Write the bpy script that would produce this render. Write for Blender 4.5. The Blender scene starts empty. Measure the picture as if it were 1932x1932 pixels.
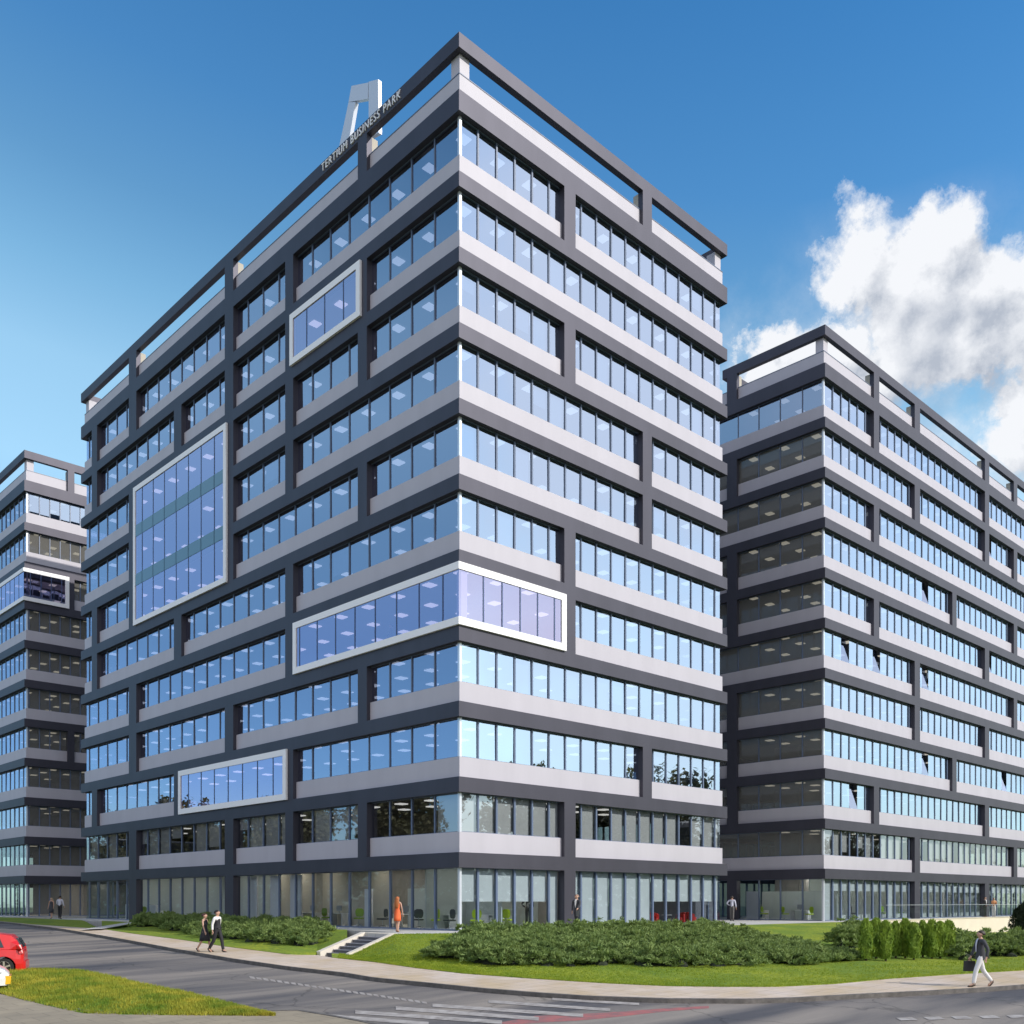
import bpy, bmesh, math, random
from mathutils import Vector, Matrix, noise
random.seed(7)
SC = bpy.context.scene
COL = SC.collection
PI = math.pi
# ------------------------------------------------------------------ camera geometry
# X runs along the sunlit fronts, Y along the shaded fronts; the tall block's front corner stands on (0,0)
AZ = math.radians(46.15)
FX, FY = math.cos(AZ), math.sin(AZ)
RX, RY = math.sin(AZ), -math.cos(AZ)
FP = 1885.0; CX = 966.0; HY = 1700.0
D0, L0 = 47.7, -2.53
CAM = Vector((-(D0*FX+L0*RX), -(D0*FY+L0*RY), 1.447))

def depth_of(X, Y): return (X-CAM.x)*FX+(Y-CAM.y)*FY
def az_of(X, Y):
    d = depth_of(X, Y); return CX+FP*((X-CAM.x)*RX+(Y-CAM.y)*RY)/d
def ray(px, py):
    r = (px-CX)/FP
    return Vector((FX+r*RX, FY+r*RY, (HY-py)/FP))
def plX(px, py, c):
    v = ray(px, py); return CAM+v*((c-CAM.x)/v.x)
def plY(px, py, c):
    v = ray(px, py); return CAM+v*((c-CAM.y)/v.y)
def plZ(px, py, z):
    v = ray(px, py); return CAM+v*((z-CAM.z)/v.z)
def zg(d):
    z = -.77+.042*(d-43.9)
    if z > -.3: z = -.12-.18*math.exp(-(z+.3)/.18)
    return max(-1.9, z)
def zgXY(X, Y): return zg(depth_of(X, Y))
def G(px, py, dz=0.):
    z = -.8
    for _ in range(40):
        if HY-py > -6: py = HY+6
        p = plZ(px, py, z+dz); z = .5*z+.5*zg(depth_of(p.x, p.y))
    return plZ(px, py, z+dz)

# ------------------------------------------------------------------ materials
MATS = {}
def nt(m): return m.node_tree.nodes, m.node_tree.links
def mat(name, col, rough=.6, metal=0., var=.0, scale=3., bump=0., bscale=20., spec=.5, col2=None, stretch=None, emit=0., detail=6.):
    if name in MATS: return MATS[name]
    m = bpy.data.materials.new(name); m.use_nodes = True; n, l = nt(m)
    b = n['Principled BSDF']
    b.inputs['Base Color'].default_value = (*col, 1); b.inputs['Roughness'].default_value = rough
    b.inputs['Metallic'].default_value = metal; b.inputs['Specular IOR Level'].default_value = spec
    tc = n.new('ShaderNodeTexCoord'); src = tc.outputs['Object']
    if stretch:
        mp = n.new('ShaderNodeMapping'); mp.inputs['Scale'].default_value = stretch; l.new(src, mp.inputs[0]); src = mp.outputs[0]
    if var or col2:
        t = n.new('ShaderNodeTexNoise'); t.inputs['Scale'].default_value = scale; t.inputs['Detail'].default_value = detail
        t.inputs['Roughness'].default_value = .6
        l.new(src, t.inputs['Vector'])
        r = n.new('ShaderNodeValToRGB'); r.color_ramp.elements[0].position = .33; r.color_ramp.elements[1].position = .67
        c2 = col2 or tuple(min(1, c*(1+var)) for c in col); c1 = col if col2 else tuple(c*(1-var) for c in col)
        r.color_ramp.elements[0].color = (*c1, 1); r.color_ramp.elements[1].color = (*c2, 1)
        l.new(t.outputs[0], r.inputs[0]); l.new(r.outputs[0], b.inputs['Base Color'])
    if bump:
        t2 = n.new('ShaderNodeTexNoise'); t2.inputs['Scale'].default_value = bscale; t2.inputs['Detail'].default_value = 8
        l.new(src, t2.inputs['Vector'])
        bp = n.new('ShaderNodeBump'); bp.inputs['Strength'].default_value = bump; bp.inputs['Distance'].default_value = .05
        l.new(t2.outputs[0], bp.inputs['Height']); l.new(bp.outputs[0], b.inputs['Normal'])
    if emit:
        b.inputs['Emission Color'].default_value = (*col, 1); b.inputs['Emission Strength'].default_value = emit
    MATS[name] = m; return m

def glass(name, tint, trans, base=.45, rough=.012):
    if name in MATS: return MATS[name]
    m = bpy.data.materials.new(name); m.use_nodes = True; n, l = nt(m)
    n.remove(n['Principled BSDF']); out = n['Material Output']
    g = n.new('ShaderNodeBsdfGlossy'); g.inputs['Color'].default_value = (*tint, 1); g.inputs['Roughness'].default_value = rough
    t = n.new('ShaderNodeBsdfTransparent'); t.inputs['Color'].default_value = (*trans, 1)
    f = n.new('ShaderNodeFresnel'); f.inputs['IOR'].default_value = 1.5
    a = n.new('ShaderNodeMath'); a.operation = 'MULTIPLY_ADD'; a.use_clamp = True
    a.inputs[1].default_value = .8; a.inputs[2].default_value = base
    l.new(f.outputs[0], a.inputs[0])
    mx = n.new('ShaderNodeMixShader'); l.new(a.outputs[0], mx.inputs[0]); l.new(t.outputs[0], mx.inputs[1]); l.new(g.outputs[0], mx.inputs[2])
    tc = n.new('ShaderNodeTexCoord'); nz = n.new('ShaderNodeTexNoise'); nz.inputs['Scale'].default_value = .8; nz.inputs['Detail'].default_value = 1
    l.new(tc.outputs['Object'], nz.inputs['Vector'])
    bp = n.new('ShaderNodeBump'); bp.inputs['Strength'].default_value = .02; bp.inputs['Distance'].default_value = .05
    l.new(nz.outputs[0], bp.inputs['Height']); l.new(bp.outputs[0], g.inputs['Normal'])
    l.new(mx.outputs[0], out.inputs[0]); MATS[name] = m; return m

def asphalt():
    m = mat('asphalt', (.1, .095, .092), .8, bump=.35, bscale=60)
    n, l = nt(m); b = n['Principled BSDF']; tc = n['Texture Coordinate']
    mp = n.new('ShaderNodeMapping'); mp.inputs['Rotation'].default_value = (0, 0, math.radians(-60)); mp.inputs['Scale'].default_value = (.06, .5, 1)
    l.new(tc.outputs['Object'], mp.inputs[0])
    t = n.new('ShaderNodeTexNoise'); t.inputs['Scale'].default_value = 1.2; t.inputs['Detail'].default_value = 5; l.new(mp.outputs[0], t.inputs['Vector'])
    r = n.new('ShaderNodeValToRGB'); e = r.color_ramp.elements
    e[0].position = .35; e[0].color = (.07, .068, .075, 1); e[1].position = .66; e[1].color = (.27, .235, .20, 1)
    l.new(t.outputs[0], r.inputs[0])
    t2 = n.new('ShaderNodeTexNoise'); t2.inputs['Scale'].default_value = 90; t2.inputs['Detail'].default_value = 3; l.new(tc.outputs['Object'], t2.inputs['Vector'])
    mx = n.new('ShaderNodeMix'); mx.data_type = 'RGBA'; mx.blend_type = 'OVERLAY'; mx.inputs[0].default_value = .5
    l.new(r.outputs[0], mx.inputs[6]); l.new(t2.outputs[0], mx.inputs[7])
    wn = n.new('ShaderNodeTexNoise'); wn.inputs['Scale'].default_value = 1.1; wn.inputs['Detail'].default_value = 6; l.new(tc.outputs['Object'], wn.inputs['Vector'])
    wa = n.new('ShaderNodeMix'); wa.data_type = 'RGBA'; wa.inputs[0].default_value = .5; l.new(tc.outputs['Object'], wa.inputs[6]); l.new(wn.outputs['Color'], wa.inputs[7])
    vo = n.new('ShaderNodeTexVoronoi'); vo.feature = 'DISTANCE_TO_EDGE'; vo.inputs['Scale'].default_value = .42; l.new(wa.outputs[2], vo.inputs['Vector'])
    mr = n.new('ShaderNodeMapRange'); mr.inputs[1].default_value = 0; mr.inputs[2].default_value = .012; mr.inputs[3].default_value = .55; mr.inputs[4].default_value = 1.; l.new(vo.outputs['Distance'], mr.inputs[0])
    mk = n.new('ShaderNodeMix'); mk.data_type = 'RGBA'; mk.blend_type = 'MULTIPLY'; mk.inputs[0].default_value = 1; l.new(mx.outputs[2], mk.inputs[6]); l.new(mr.outputs[0], mk.inputs[7]); l.new(mk.outputs[2], b.inputs['Base Color'])
    return m
def paving(name, ca, cb):
    m = mat(name, ca, .85, bump=.15, bscale=40)
    n, l = nt(m); b = n['Principled BSDF']; tc = n['Texture Coordinate']
    t = n.new('ShaderNodeTexNoise'); t.inputs['Scale'].default_value = .5; t.inputs['Detail'].default_value = 8; t.inputs['Roughness'].default_value = .65
    l.new(tc.outputs['Object'], t.inputs['Vector'])
    r = n.new('ShaderNodeValToRGB'); e = r.color_ramp.elements
    e[0].position = .36; e[0].color = (*ca, 1); e[1].position = .64; e[1].color = (*cb, 1); l.new(t.outputs[0], r.inputs[0])
    br = n.new('ShaderNodeTexBrick'); br.inputs['Scale'].default_value = 1; br.inputs['Brick Width'].default_value = .9; br.inputs['Row Height'].default_value = .6
    br.inputs['Mortar Size'].default_value = .012; br.inputs['Color1'].default_value = (1, 1, 1, 1); br.inputs['Color2'].default_value = (.9, .9, .9, 1); br.inputs['Mortar'].default_value = (.5, .5, .5, 1)
    l.new(tc.outputs['Object'], br.inputs['Vector'])
    mx = n.new('ShaderNodeMix'); mx.data_type = 'RGBA'; mx.blend_type = 'MULTIPLY'; mx.inputs[0].default_value = .8
    l.new(r.outputs[0], mx.inputs[6]); l.new(br.outputs[0], mx.inputs[7]); l.new(mx.outputs[2], b.inputs['Base Color'])
    return m
def lawn_mat(name, c1, c2, c3):
    m = mat(name, c1, .9, bump=.6, bscale=35, spec=.2)
    n, l = nt(m); b = n['Principled BSDF']; tc = n['Texture Coordinate']
    def nz(s, d, lo, hi):
        t = n.new('ShaderNodeTexNoise'); t.inputs['Scale'].default_value = s; t.inputs['Detail'].default_value = d; l.new(tc.outputs['Object'], t.inputs['Vector'])
        r = n.new('ShaderNodeMapRange'); r.inputs[1].default_value = lo; r.inputs[2].default_value = hi; l.new(t.outputs[0], r.inputs[0]); return r.outputs[0]
    m1 = n.new('ShaderNodeMix'); m1.data_type = 'RGBA'; l.new(nz(.35, 5, .4, .62), m1.inputs[0]); m1.inputs[6].default_value = (*c1, 1); m1.inputs[7].default_value = (*c2, 1)
    m2 = n.new('ShaderNodeMix'); m2.data_type = 'RGBA'; l.new(nz(7, 6, .42, .72), m2.inputs[0]); l.new(m1.outputs[2], m2.inputs[6]); m2.inputs[7].default_value = (*c3, 1)
    l.new(m2.outputs[2], b.inputs['Base Color']); return m
def leaf_mat(name, c1, c2, scale=1.3):
    m = mat(name, c1, .7, col2=c2, scale=scale, spec=.25, detail=4)
    n, l = nt(m); b = n['Principled BSDF']; out = n['Material Output']
    tr = n.new('ShaderNodeBsdfTranslucent'); tr.inputs[0].default_value = (c2[0]*1.2, c2[1]*1.2, c2[2]*.8, 1)
    mx = n.new('ShaderNodeMixShader'); mx.inputs[0].default_value = .25; l.new(b.outputs[0], mx.inputs[1]); l.new(tr.outputs[0], mx.inputs[2]); l.new(mx.outputs[0], out.inputs[0])
    return m

M_DARK = mat('dark_cladding', (.070, .068, .086), .5, metal=.5, var=.08, scale=.6, stretch=(1, 1, .2), spec=.3)
M_PALE = mat('pale_cladding', (.475, .455, .50), .5, metal=.0, var=.035, scale=.8, stretch=(1, 1, .2), spec=.4)
M_WHITE = mat('white_frame_paint', (.90, .89, .89), .45)
M_MULL = mat('mullion_metal', (.12, .16, .25), .35, spec=.5)
M_SILVER = mat('glint_rail_metal', (.7, .74, .8), .3, metal=.4)
M_SLAB = mat('office_slab', (.42, .42, .42), .8)
M_CORE = mat('office_core', (.32, .31, .3), .8, var=.25, scale=.35)
M_BEIGE = mat('lobby_wall', (.50, .46, .38), .8)
M_BLIND = mat('roller_blind', (.66, .70, .70), .8, var=.05, scale=.8)
M_CEIL = mat('ceiling_lamp', (1, .98, .93), .5, emit=.75)
M_ROOF = mat('roof_gravel', (.25, .25, .25), .9)
G_LEFT = glass('office_glazing', (.80, .82, .98), (.50, .58, .80), base=.42)
G_DIM = glass('shade_tone_glazing', (.6, .7, .8), (.72, .72, .68), base=.07)  # copy of the office glass, shade of the dark faces put into its colour
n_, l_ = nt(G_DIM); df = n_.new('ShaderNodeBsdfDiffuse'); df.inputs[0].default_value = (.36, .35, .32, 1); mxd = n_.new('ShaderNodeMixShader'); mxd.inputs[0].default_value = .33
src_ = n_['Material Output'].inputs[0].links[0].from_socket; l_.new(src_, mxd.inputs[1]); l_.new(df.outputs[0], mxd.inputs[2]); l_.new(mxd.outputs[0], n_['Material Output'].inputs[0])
G_LOW = glass('low_glazing', (.75, .82, .92), (.86, .88, .90), base=.22)
G_VIOL = glass('framed_glazing', (.84, .76, 1.0), (.80, .74, 1.), base=.46)
G_GRD = glass('lobby_glazing', (.7, .85, 1.0), (.80, .86, .90), base=.05)
G_SUN = glass('lit_tone_glazing', (.68, .80, .97), (.50, .62, .80), base=.58)  # copy of the office glass with the sunny fronts' brightness put into it
G_STRIP = mat('glazed_strip', (.10, .20, .27), .12, spec=1.)
M_ASPH = asphalt()
M_PAVE = paving('pavement_slabs', (.62, .52, .44), (.52, .40, .26))
M_PLIN = paving('terrace_slabs', (.55, .53, .5), (.5, .48, .44))
M_PATH = paving('path_concrete', (.36, .30, .21), (.26, .22, .16))
M_KERB = mat('kerb_stone', (.12, .11, .10), .85, var=.3, scale=4, bump=.3)
M_STONE = mat('pale_stone', (.68, .62, .52), .8, var=.08, scale=2)
M_STEP = mat('stair_tread_stone', (.21, .21, .235), .75, var=.12, scale=3)
M_RISER = mat('stair_riser_stone', (.12, .12, .135), .8)
M_WALL = mat('cream_render', (.74, .66, .54), .85, var=.05, scale=.6)
M_LINE = mat('road_paint', (.44, .41, .38), .7, col2=(.24, .21, .19), scale=3.5, detail=9)
M_RED = mat('worn_red_surfacing', (.42, .12, .11), .8, col2=(.2, .12, .12), scale=2.5)
M_LAWN = lawn_mat('lawn_grass', (.17, .25, .03), (.30, .34, .03), (.10, .17, .03))
M_LAWN2 = lawn_mat('verge_grass', (.33, .33, .03), (.13, .24, .03), (.07, .13, .015))
M_BLADE = leaf_mat('grass_blades', (.10, .20, .02), (.46, .40, .05), .8)
M_BLADE2 = leaf_mat('lawn_blades', (.15, .24, .02), (.30, .35, .03), 1.2)
M_JUN = leaf_mat('juniper_needles', (.06, .11, .03), (.26, .34, .11), 2.6)
M_SHADE = mat('shade_core', (.02, .028, .014), .9)
M_THU = leaf_mat('thuja_foliage', (.10, .18, .02), (.26, .36, .05), 2.)
M_DKB = leaf_mat('yew_foliage', (.018, .03, .018), (.035, .05, .025), 1.5)
M_TREE = leaf_mat('tree_leaves', (.10, .11, .05), (.22, .20, .11), .4)
M_BARK = mat('bark', (.10, .075, .05), .9, var=.3, scale=5, bump=.5)

# ------------------------------------------------------------------ mesh helpers
class MB:
    def __init__(s): s.v = []; s.f = []
    def box(s, x0, x1, y0, y1, z0, z1):
        if x1 < x0: x0, x1 = x1, x0
        if y1 < y0: y0, y1 = y1, y0
        i = len(s.v)
        s.v += [(x0, y0, z0), (x1, y0, z0), (x1, y1, z0), (x0, y1, z0), (x0, y0, z1), (x1, y0, z1), (x1, y1, z1), (x0, y1, z1)]
        s.f += [(i, i+3, i+2, i+1), (i+4, i+5, i+6, i+7), (i, i+1, i+5, i+4), (i+1, i+2, i+6, i+5), (i+2, i+3, i+7, i+6), (i+3, i, i+4, i+7)]
    def poly(s, pts):
        i = len(s.v); s.v += [tuple(p) for p in pts]; s.f.append(tuple(range(i, i+len(pts))))
    def ring(s, x0, x1, y0, y1, z0, z1, t):
        i = len(s.v)
        for z in (z0, z1):
            s.v += [(x0, y0, z), (x1, y0, z), (x1, y1, z), (x0, y1, z), (x0+t, y0+t, z), (x1-t, y0+t, z), (x1-t, y1-t, z), (x0+t, y1-t, z)]
        for k in range(4):
            j = (k+1) % 4
            s.f += [(i+k, i+j, i+8+j, i+8+k), (i+4+j, i+4+k, i+12+k, i+12+j), (i+j, i+k, i+4+k, i+4+j), (i+8+k, i+8+j, i+12+j, i+12+k)]
    def hull(s, pts8):  # 8 points: bottom four then top four
        i = len(s.v); s.v += [tuple(p) for p in pts8]
        s.f += [(i, i+3, i+2, i+1), (i+4, i+5, i+6, i+7), (i, i+1, i+5, i+4), (i+1, i+2, i+6, i+5), (i+2, i+3, i+7, i+6), (i+3, i, i+4, i+7)]
    def loft(s, rings, cap=True, closed=True):
        i = len(s.v); k = len(rings[0])
        for r in rings: s.v += [tuple(p) for p in r]
        for a in range(len(rings)-1):
            for b in range(k if closed else k-1):
                c = (b+1) % k
                s.f.append((i+a*k+b, i+a*k+c, i+(a+1)*k+c, i+(a+1)*k+b))
        if cap:
            s.f.append(tuple(i+k-1-b for b in range(k))); s.f.append(tuple(i+(len(rings)-1)*k+b for b in range(k)))
    def cyl(s, p0, p1, r0, r1=None, n=10):
        r1 = r0 if r1 is None else r1; p0 = Vector(p0); p1 = Vector(p1); d = (p1-p0).normalized()
        a = d.orthogonal().normalized(); b = d.cross(a)
        s.loft([[p+a*(r*math.cos(t*2*PI/n))+b*(r*math.sin(t*2*PI/n)) for t in range(n)] for p, r in ((p0, r0), (p1, r1))])
    def build(s, name, m, parent=None, smooth=False, label=None, kind=None, fix=False):
        me = bpy.data.meshes.new(name); me.from_pydata(s.v, [], s.f); me.materials.append(m)
        if fix:
            bm = bmesh.new(); bm.from_mesh(me); bmesh.ops.recalc_face_normals(bm, faces=bm.faces); bm.to_mesh(me); bm.free()
        if smooth: me.polygons.foreach_set('use_smooth', [True]*len(me.polygons))
        me.update(); o = bpy.data.objects.new(name, me); COL.objects.link(o)
        if parent: o.parent = parent
        if label: o['label'] = label
        if kind: o['kind'] = kind
        return o
def tag(o, label=None, cat=None, group=None, kind=None):
    if label: o['label'] = label
    if cat: o['category'] = cat
    if group: o['group'] = group
    if kind: o['kind'] = kind
    return o
def empty(name, loc=(0, 0, 0), rz=0, label=None, cat=None, group=None):
    o = bpy.data.objects.new(name, None); COL.objects.link(o); o.location = loc; o.rotation_euler = (0, 0, rz); o.empty_display_size = .2
    return tag(o, label, cat, group)
def copy_tree(o, loc, rz, label, group=None, scale=None):
    c = o.copy(); COL.objects.link(c); c.location = loc; c.rotation_euler = (0, 0, rz); c['label'] = label
    if group: c['group'] = group
    if scale: c.scale = scale
    for ch in o.children:
        d = ch.copy(); COL.objects.link(d); d.parent = c
        for g in ch.children:
            e = g.copy(); COL.objects.link(e); e.parent = d
    return c

# ------------------------------------------------------------------ buildings
PITCH = 3.618; T = [3.789+PITCH*k for k in range(11)]; T[10] = 40.24; BAND = .73
def row_z(k):  # glass row k: -1 is the ground floor, 0..9 the upper floors
    lo = 0. if k < 0 else T[k]
    hi = (T[k+1] if k+1 < 10 else 39.97)-BAND
    return lo, hi
ROWN = {'K': -1, 'J': 0, 'I': 1, 'H': 2, 'G': 3, 'F': 4, 'E': 5, 'D': 6, 'C': 7, 'B': 8, 'A': 9}
GP = .34; SP = .22; PD = .5

class Building:
    def __init__(s, name, label, ox, oy, W, L, mod, gm=G_LEFT):
        s.root = empty(name, (ox, oy, 0), 0, label, 'office building'); s.W, s.L = W, L; s.mod = mod; s.rng = random.Random(int(W*10+L)); s.gm = gm
    def P(s, f, a, p, z):
        if f == 'L': return (p, a, z)
        if f == 'R': return (a, p, z)
        if f == 'E': return (s.W-p, a, z)
        return (a, s.L-p, z)
    def fb(s, mb, f, a0, a1, p0, p1, z0, z1):
        x0, y0, _ = s.P(f, a0, p0, 0); x1, y1, _ = s.P(f, a1, p1, 0); mb.box(x0, x1, y0, y1, z0, z1)
    def len(s, f): return s.L if f in 'LB'[:1] or f == 'E' else s.W
    def shell(s, roofposts, RL=None):
        W, L = s.W, s.L; RL = RL or L
        for k in range(11):
            z1 = T[k]; z0 = (39.97 if k == 10 else T[k])-BAND
            m = MB(); m.ring(0, W, 0, L, z0, z1, PD); m.build('facade_band', M_DARK, s.root)
        m = MB(); m.ring(0, W, 0, RL, 42.26, 42.97, .36); m.build('roof_beam', M_DARK, s.root)
        m = MB(); m.ring(SP, W-SP, SP, L-SP, 40.24, 41.22, .2); pp = m.build('parapet', M_PALE, s.root)
        m = MB(); m.ring(SP-.02, W-SP+.02, SP-.02, L-SP+.02, 41.223, 41.27, .24); m.build('coping', M_MULL, pp)
        m = MB(); m.box(.6, W-.6, .6, L-.6, 40.3, 40.7); m.build('roof_deck', M_ROOF, s.root)
        # light corner posts under the beam
        for cx in (0, 1):
            for cy in (0, 1):
                x = .3 if cx == 0 else W-.3-.62; y = .3 if cy == 0 else RL-.3-.62
                m = MB(); m.box(x, x+.62, y, y+.62, 40.7, 42.26); m.build('corner_post', M_PALE, s.root)
        for f, a0, a1 in roofposts:
            m = MB(); s.fb(m, f, a0, a1, 0, .34, 40.24, 42.26); m.build('roof_post', M_DARK, s.root)
            m = MB(); s.fb(m, f, a0+.05, a1-.05, .345, .75, 40.7, 42.255); m.build('post_backing', M_BEIGE, s.root)
        for k in range(10):
            z = T[k]
            m = MB(); m.box(.52, W-.52, .52, L-.52, z-.35, z-.02); m.build('floor_slab', M_SLAB, s.root)
        m = MB(); m.box(8, W-6.5, min(7, L*.45), max(L-8, L*.6), 0, 40.2); m.build('core_wall', M_CORE, s.root)
        # slim pale upright added for the bright reflection at the glass corner
        for k in range(-1, 10):
            lo, hi = row_z(k); lo = lo+1.0 if k >= 0 else 0
            m = MB(); m.box(GP-.08, GP+.06, GP-.08, GP+.06, lo, hi+.02); m.build('corner_glint', M_SILVER, s.root)
    def lamps(s, faces, kmin=-1):
        for k in range(kmin, 10):
            zc = T[k+1]-.352 if k+1 < 10 else 39.6
            m = MB(); rng = s.rng
            def lamp(x, y):
                if x < .9 or y < .9 or x > s.W-.9 or y > s.L-.9: return
                m.box(x-.28, x+.28, y-.28, y+.28, zc-.06, zc-.005)
            done = set()
            for f, amax in faces:
                for i in range(int(amax/2.7)):
                    for j in range(3):
                        if rng.random() < .12: continue
                        a = 1.6+i*2.7; p = 1.7+j*2.3
                        x, y, _ = s.P(f, a, p, 0)
                        key = (round(x/1.3), round(y/1.3))
                        if key in done: continue
                        done.add(key); lamp(x, y)
            if m.f: m.build('ceiling_lighting', (M_CEIL if s.L == 47.3 else mat('warm_ceiling_lamp', (1, .93, .78), .5, emit=.45)) if k >= 0 else mat('lobby_lamp', (1, .93, .8), .5, emit=12.), s.root, kind='stuff')
    def pane(s, mb, f, a0, a1, z0, z1, p, jit=.007):
        r = s.rng; j = [r.uniform(-jit, jit) for _ in range(2)]; h = (a1-a0)
        q = [(a0, z0, -j[0]-j[1]), (a1, z0, j[0]-j[1]), (a1, z1, j[0]+j[1]), (a0, z1, -j[0]+j[1])]
        pts = [s.P(f, a, p+d, z) for a, z, d in q]
        if f in ('R', 'E'): pts = pts[::1]
        else: pts = pts[::-1]
        mb.poly(pts)
    def window(s, f, a0, a1, z0, z1, mods, p=GP, gm=None, mw=.09, tilt=(), blind=None, edge=True, name='window'):
        g = MB(); m = MB(); cuts = [a0]+[q for q in mods if a0+.12 < q < a1-.12]+[a1]
        if tilt:
            a = 0
            for t_ in sorted(tilt)+[len(cuts)-1]:
                if t_ > a: s.window(f, cuts[a], cuts[t_], z0, z1, mods, p, gm, mw, (), blind, edge, name)
                if t_ < len(cuts)-1:
                    q = MB(); b0, b1 = cuts[t_]+.03, cuts[t_+1]-.03; zt = z1-.02
                    q.poly([s.P(f, b0, p-.03, z0), s.P(f, b1, p-.03, z0), s.P(f, b1, p+.30, zt), s.P(f, b0, p+.30, zt)]); q.build('open_window', s.gm, s.root, label='tall narrow window pane tilted inwards at the top')
                a = t_+1
            return
        tm = MB(); bl = MB()
        for i in range(len(cuts)-1):
            b0, b1 = cuts[i], cuts[i+1]
            if i in tilt:
                x = .28
                pts = [s.P(f, b0, p-.03, z0), s.P(f, b1, p-.03, z0), s.P(f, b1, p+x, z1), s.P(f, b0, p+x, z1)]
                tm.poly(pts); continue
            s.pane(g, f, b0, b1, z0, z1, p)
            if blind:
                q = blind(i, s.rng)
                if q: bl.poly([s.P(f, b0+.05, p+.14, q[0]), s.P(f, b1-.05, p+.14, q[0]), s.P(f, b1-.05, p+.14, q[1]), s.P(f, b0+.05, p+.14, q[1])])
        o = g.build(name, gm or s.gm, s.root)
        for q in cuts[1:-1]: s.fb(m, f, q-mw/2, q+mw/2, p-.05, p+.1, z0, z1)
        if edge:
            s.fb(m, f, a0, a1, p-.045, p+.08, z1-.06, z1+.05); s.fb(m, f, a0, a1, p-.045, p+.08, z0-.02, z0+.05)
        if m.f: m.build('mullions', M_MULL, o)
        if tm.f: tm.build('open_pane', s.gm, o, label='top-hung pane tilted open')
        if bl.f: bl.build('blind', M_BLIND, o)
        return o
    def face(s, f, cols, rows, e0, e1, mods, frames=(), mw=.09, tilt={}, blinds={}, modsK=None, spandrel_end=None):
        """rows: row letter -> list of pier names; e0/e1 ends of the glazing along the face"""
        for rn, k in ROWN.items():
            lo, hi = row_z(k); piers = sorted(cols[c] for c in rows.get(rn, ()))
            fr = [x for x in frames if x[0] <= k < x[1]]
            for a0, a1 in piers:
                m = MB(); s.fb(m, f, a0, a1, 0, PD, lo if k >= 0 else -.3, hi); m.build('pier', M_DARK, s.root)
            cuts = sorted(piers+[(x[2], x[3]) for x in fr]); a = e0; spans = []
            for c0, c1 in cuts:
                if c0-a > .15: spans.append((a, c0))
                a = max(a, c1)
            if e1-a > .15: spans.append((a, e1))
            for (b0, b1) in spans:
                zb = 0.02
                if k >= 0:
                    m = MB()
                    s0 = b0 if b0 > e0 else (SP if f in ('R', 'B') else SP+.2)
                    s1 = b1 if b1 < e1 else (s.W-SP if f in 'RB' else s.L-SP-.2)
                    if f in 'LE' and b0 <= e0: s0 = SP+.2
                    s.fb(m, f, s0, s1, SP, SP+.2, T[k], T[k]+1.0); m.build('spandrel', M_PALE, s.root); zb = T[k]+.98
                md = modsK if (k < 0 and modsK) else mods
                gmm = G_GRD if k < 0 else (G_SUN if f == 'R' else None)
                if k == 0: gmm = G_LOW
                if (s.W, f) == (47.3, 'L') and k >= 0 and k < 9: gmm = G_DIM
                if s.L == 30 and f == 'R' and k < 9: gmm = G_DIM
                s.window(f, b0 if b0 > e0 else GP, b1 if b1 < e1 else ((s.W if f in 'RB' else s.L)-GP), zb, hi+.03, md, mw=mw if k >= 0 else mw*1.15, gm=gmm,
                         tilt=tilt.get((rn, spans.index((b0, b1))), ()), blind=blinds.get(rn))
    def plainface(s, f):
        S = s.W if f in 'RB' else s.L; mods = [1.25*i for i in range(1, int(S/1.25))]
        s.face(f, {}, {}, .4, S-.4, mods)
    def white_frame(s, f, a0, a1, k0, k1, mods, wrap=None):
        z0 = T[k0]; z1 = row_z(k1-1)[1]+.1; t = .36; o0, o1 = -.13, .08
        root = s.root; m = MB(); closeL = wrap != 'start'
        s0 = a0 if closeL else (o0 if f == 'L' else o1+.001)
        s.fb(m, f, s0, a1, o0, o1, z0, z0+t); s.fb(m, f, s0, a1, o0, o1, z1-t, z1)
        if closeL: s.fb(m, f, a0, a0+t, o0, o1, z0+t, z1-t)
        s.fb(m, f, a1-t, a1, o0, o1, z0+t, z1-t)
        o = m.build('projecting_frame', M_WHITE, root, label=('large' if k1-k0 > 1 else 'slim')+' white projecting surround')
        b0 = a0+t if closeL else (-.08); b1 = a1-t
        g = MB(); mm = MB(); cuts = [b0]+[q for q in mods if b0+.2 < q < b1-.2]+[b1]
        for i in range(len(cuts)-1): s.pane(g, f, cuts[i], cuts[i+1], z0+t, z1-t, -.08, .002)
        w = g.build('framed_window', G_VIOL, root)
        for q in cuts[1:-1]: s.fb(mm, f, q-.035, q+.035, -.10, -.03, z0+t, z1-t)
        mm.build('mullions', mat('blue_mullion', (.06, .09, .2), .3), w)
        for k in range(k0+1, k1):
            st = MB(); s.fb(st, f, b0, b1, -.10, -.085, T[k]-BAND, T[k]+.12); st.build('glazed_strip', G_STRIP, w)

def cY(px, c=0.): return plX(px, 1500, c).y
def cXx(px, c=0.): return plY(px, 1500, c).x
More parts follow.
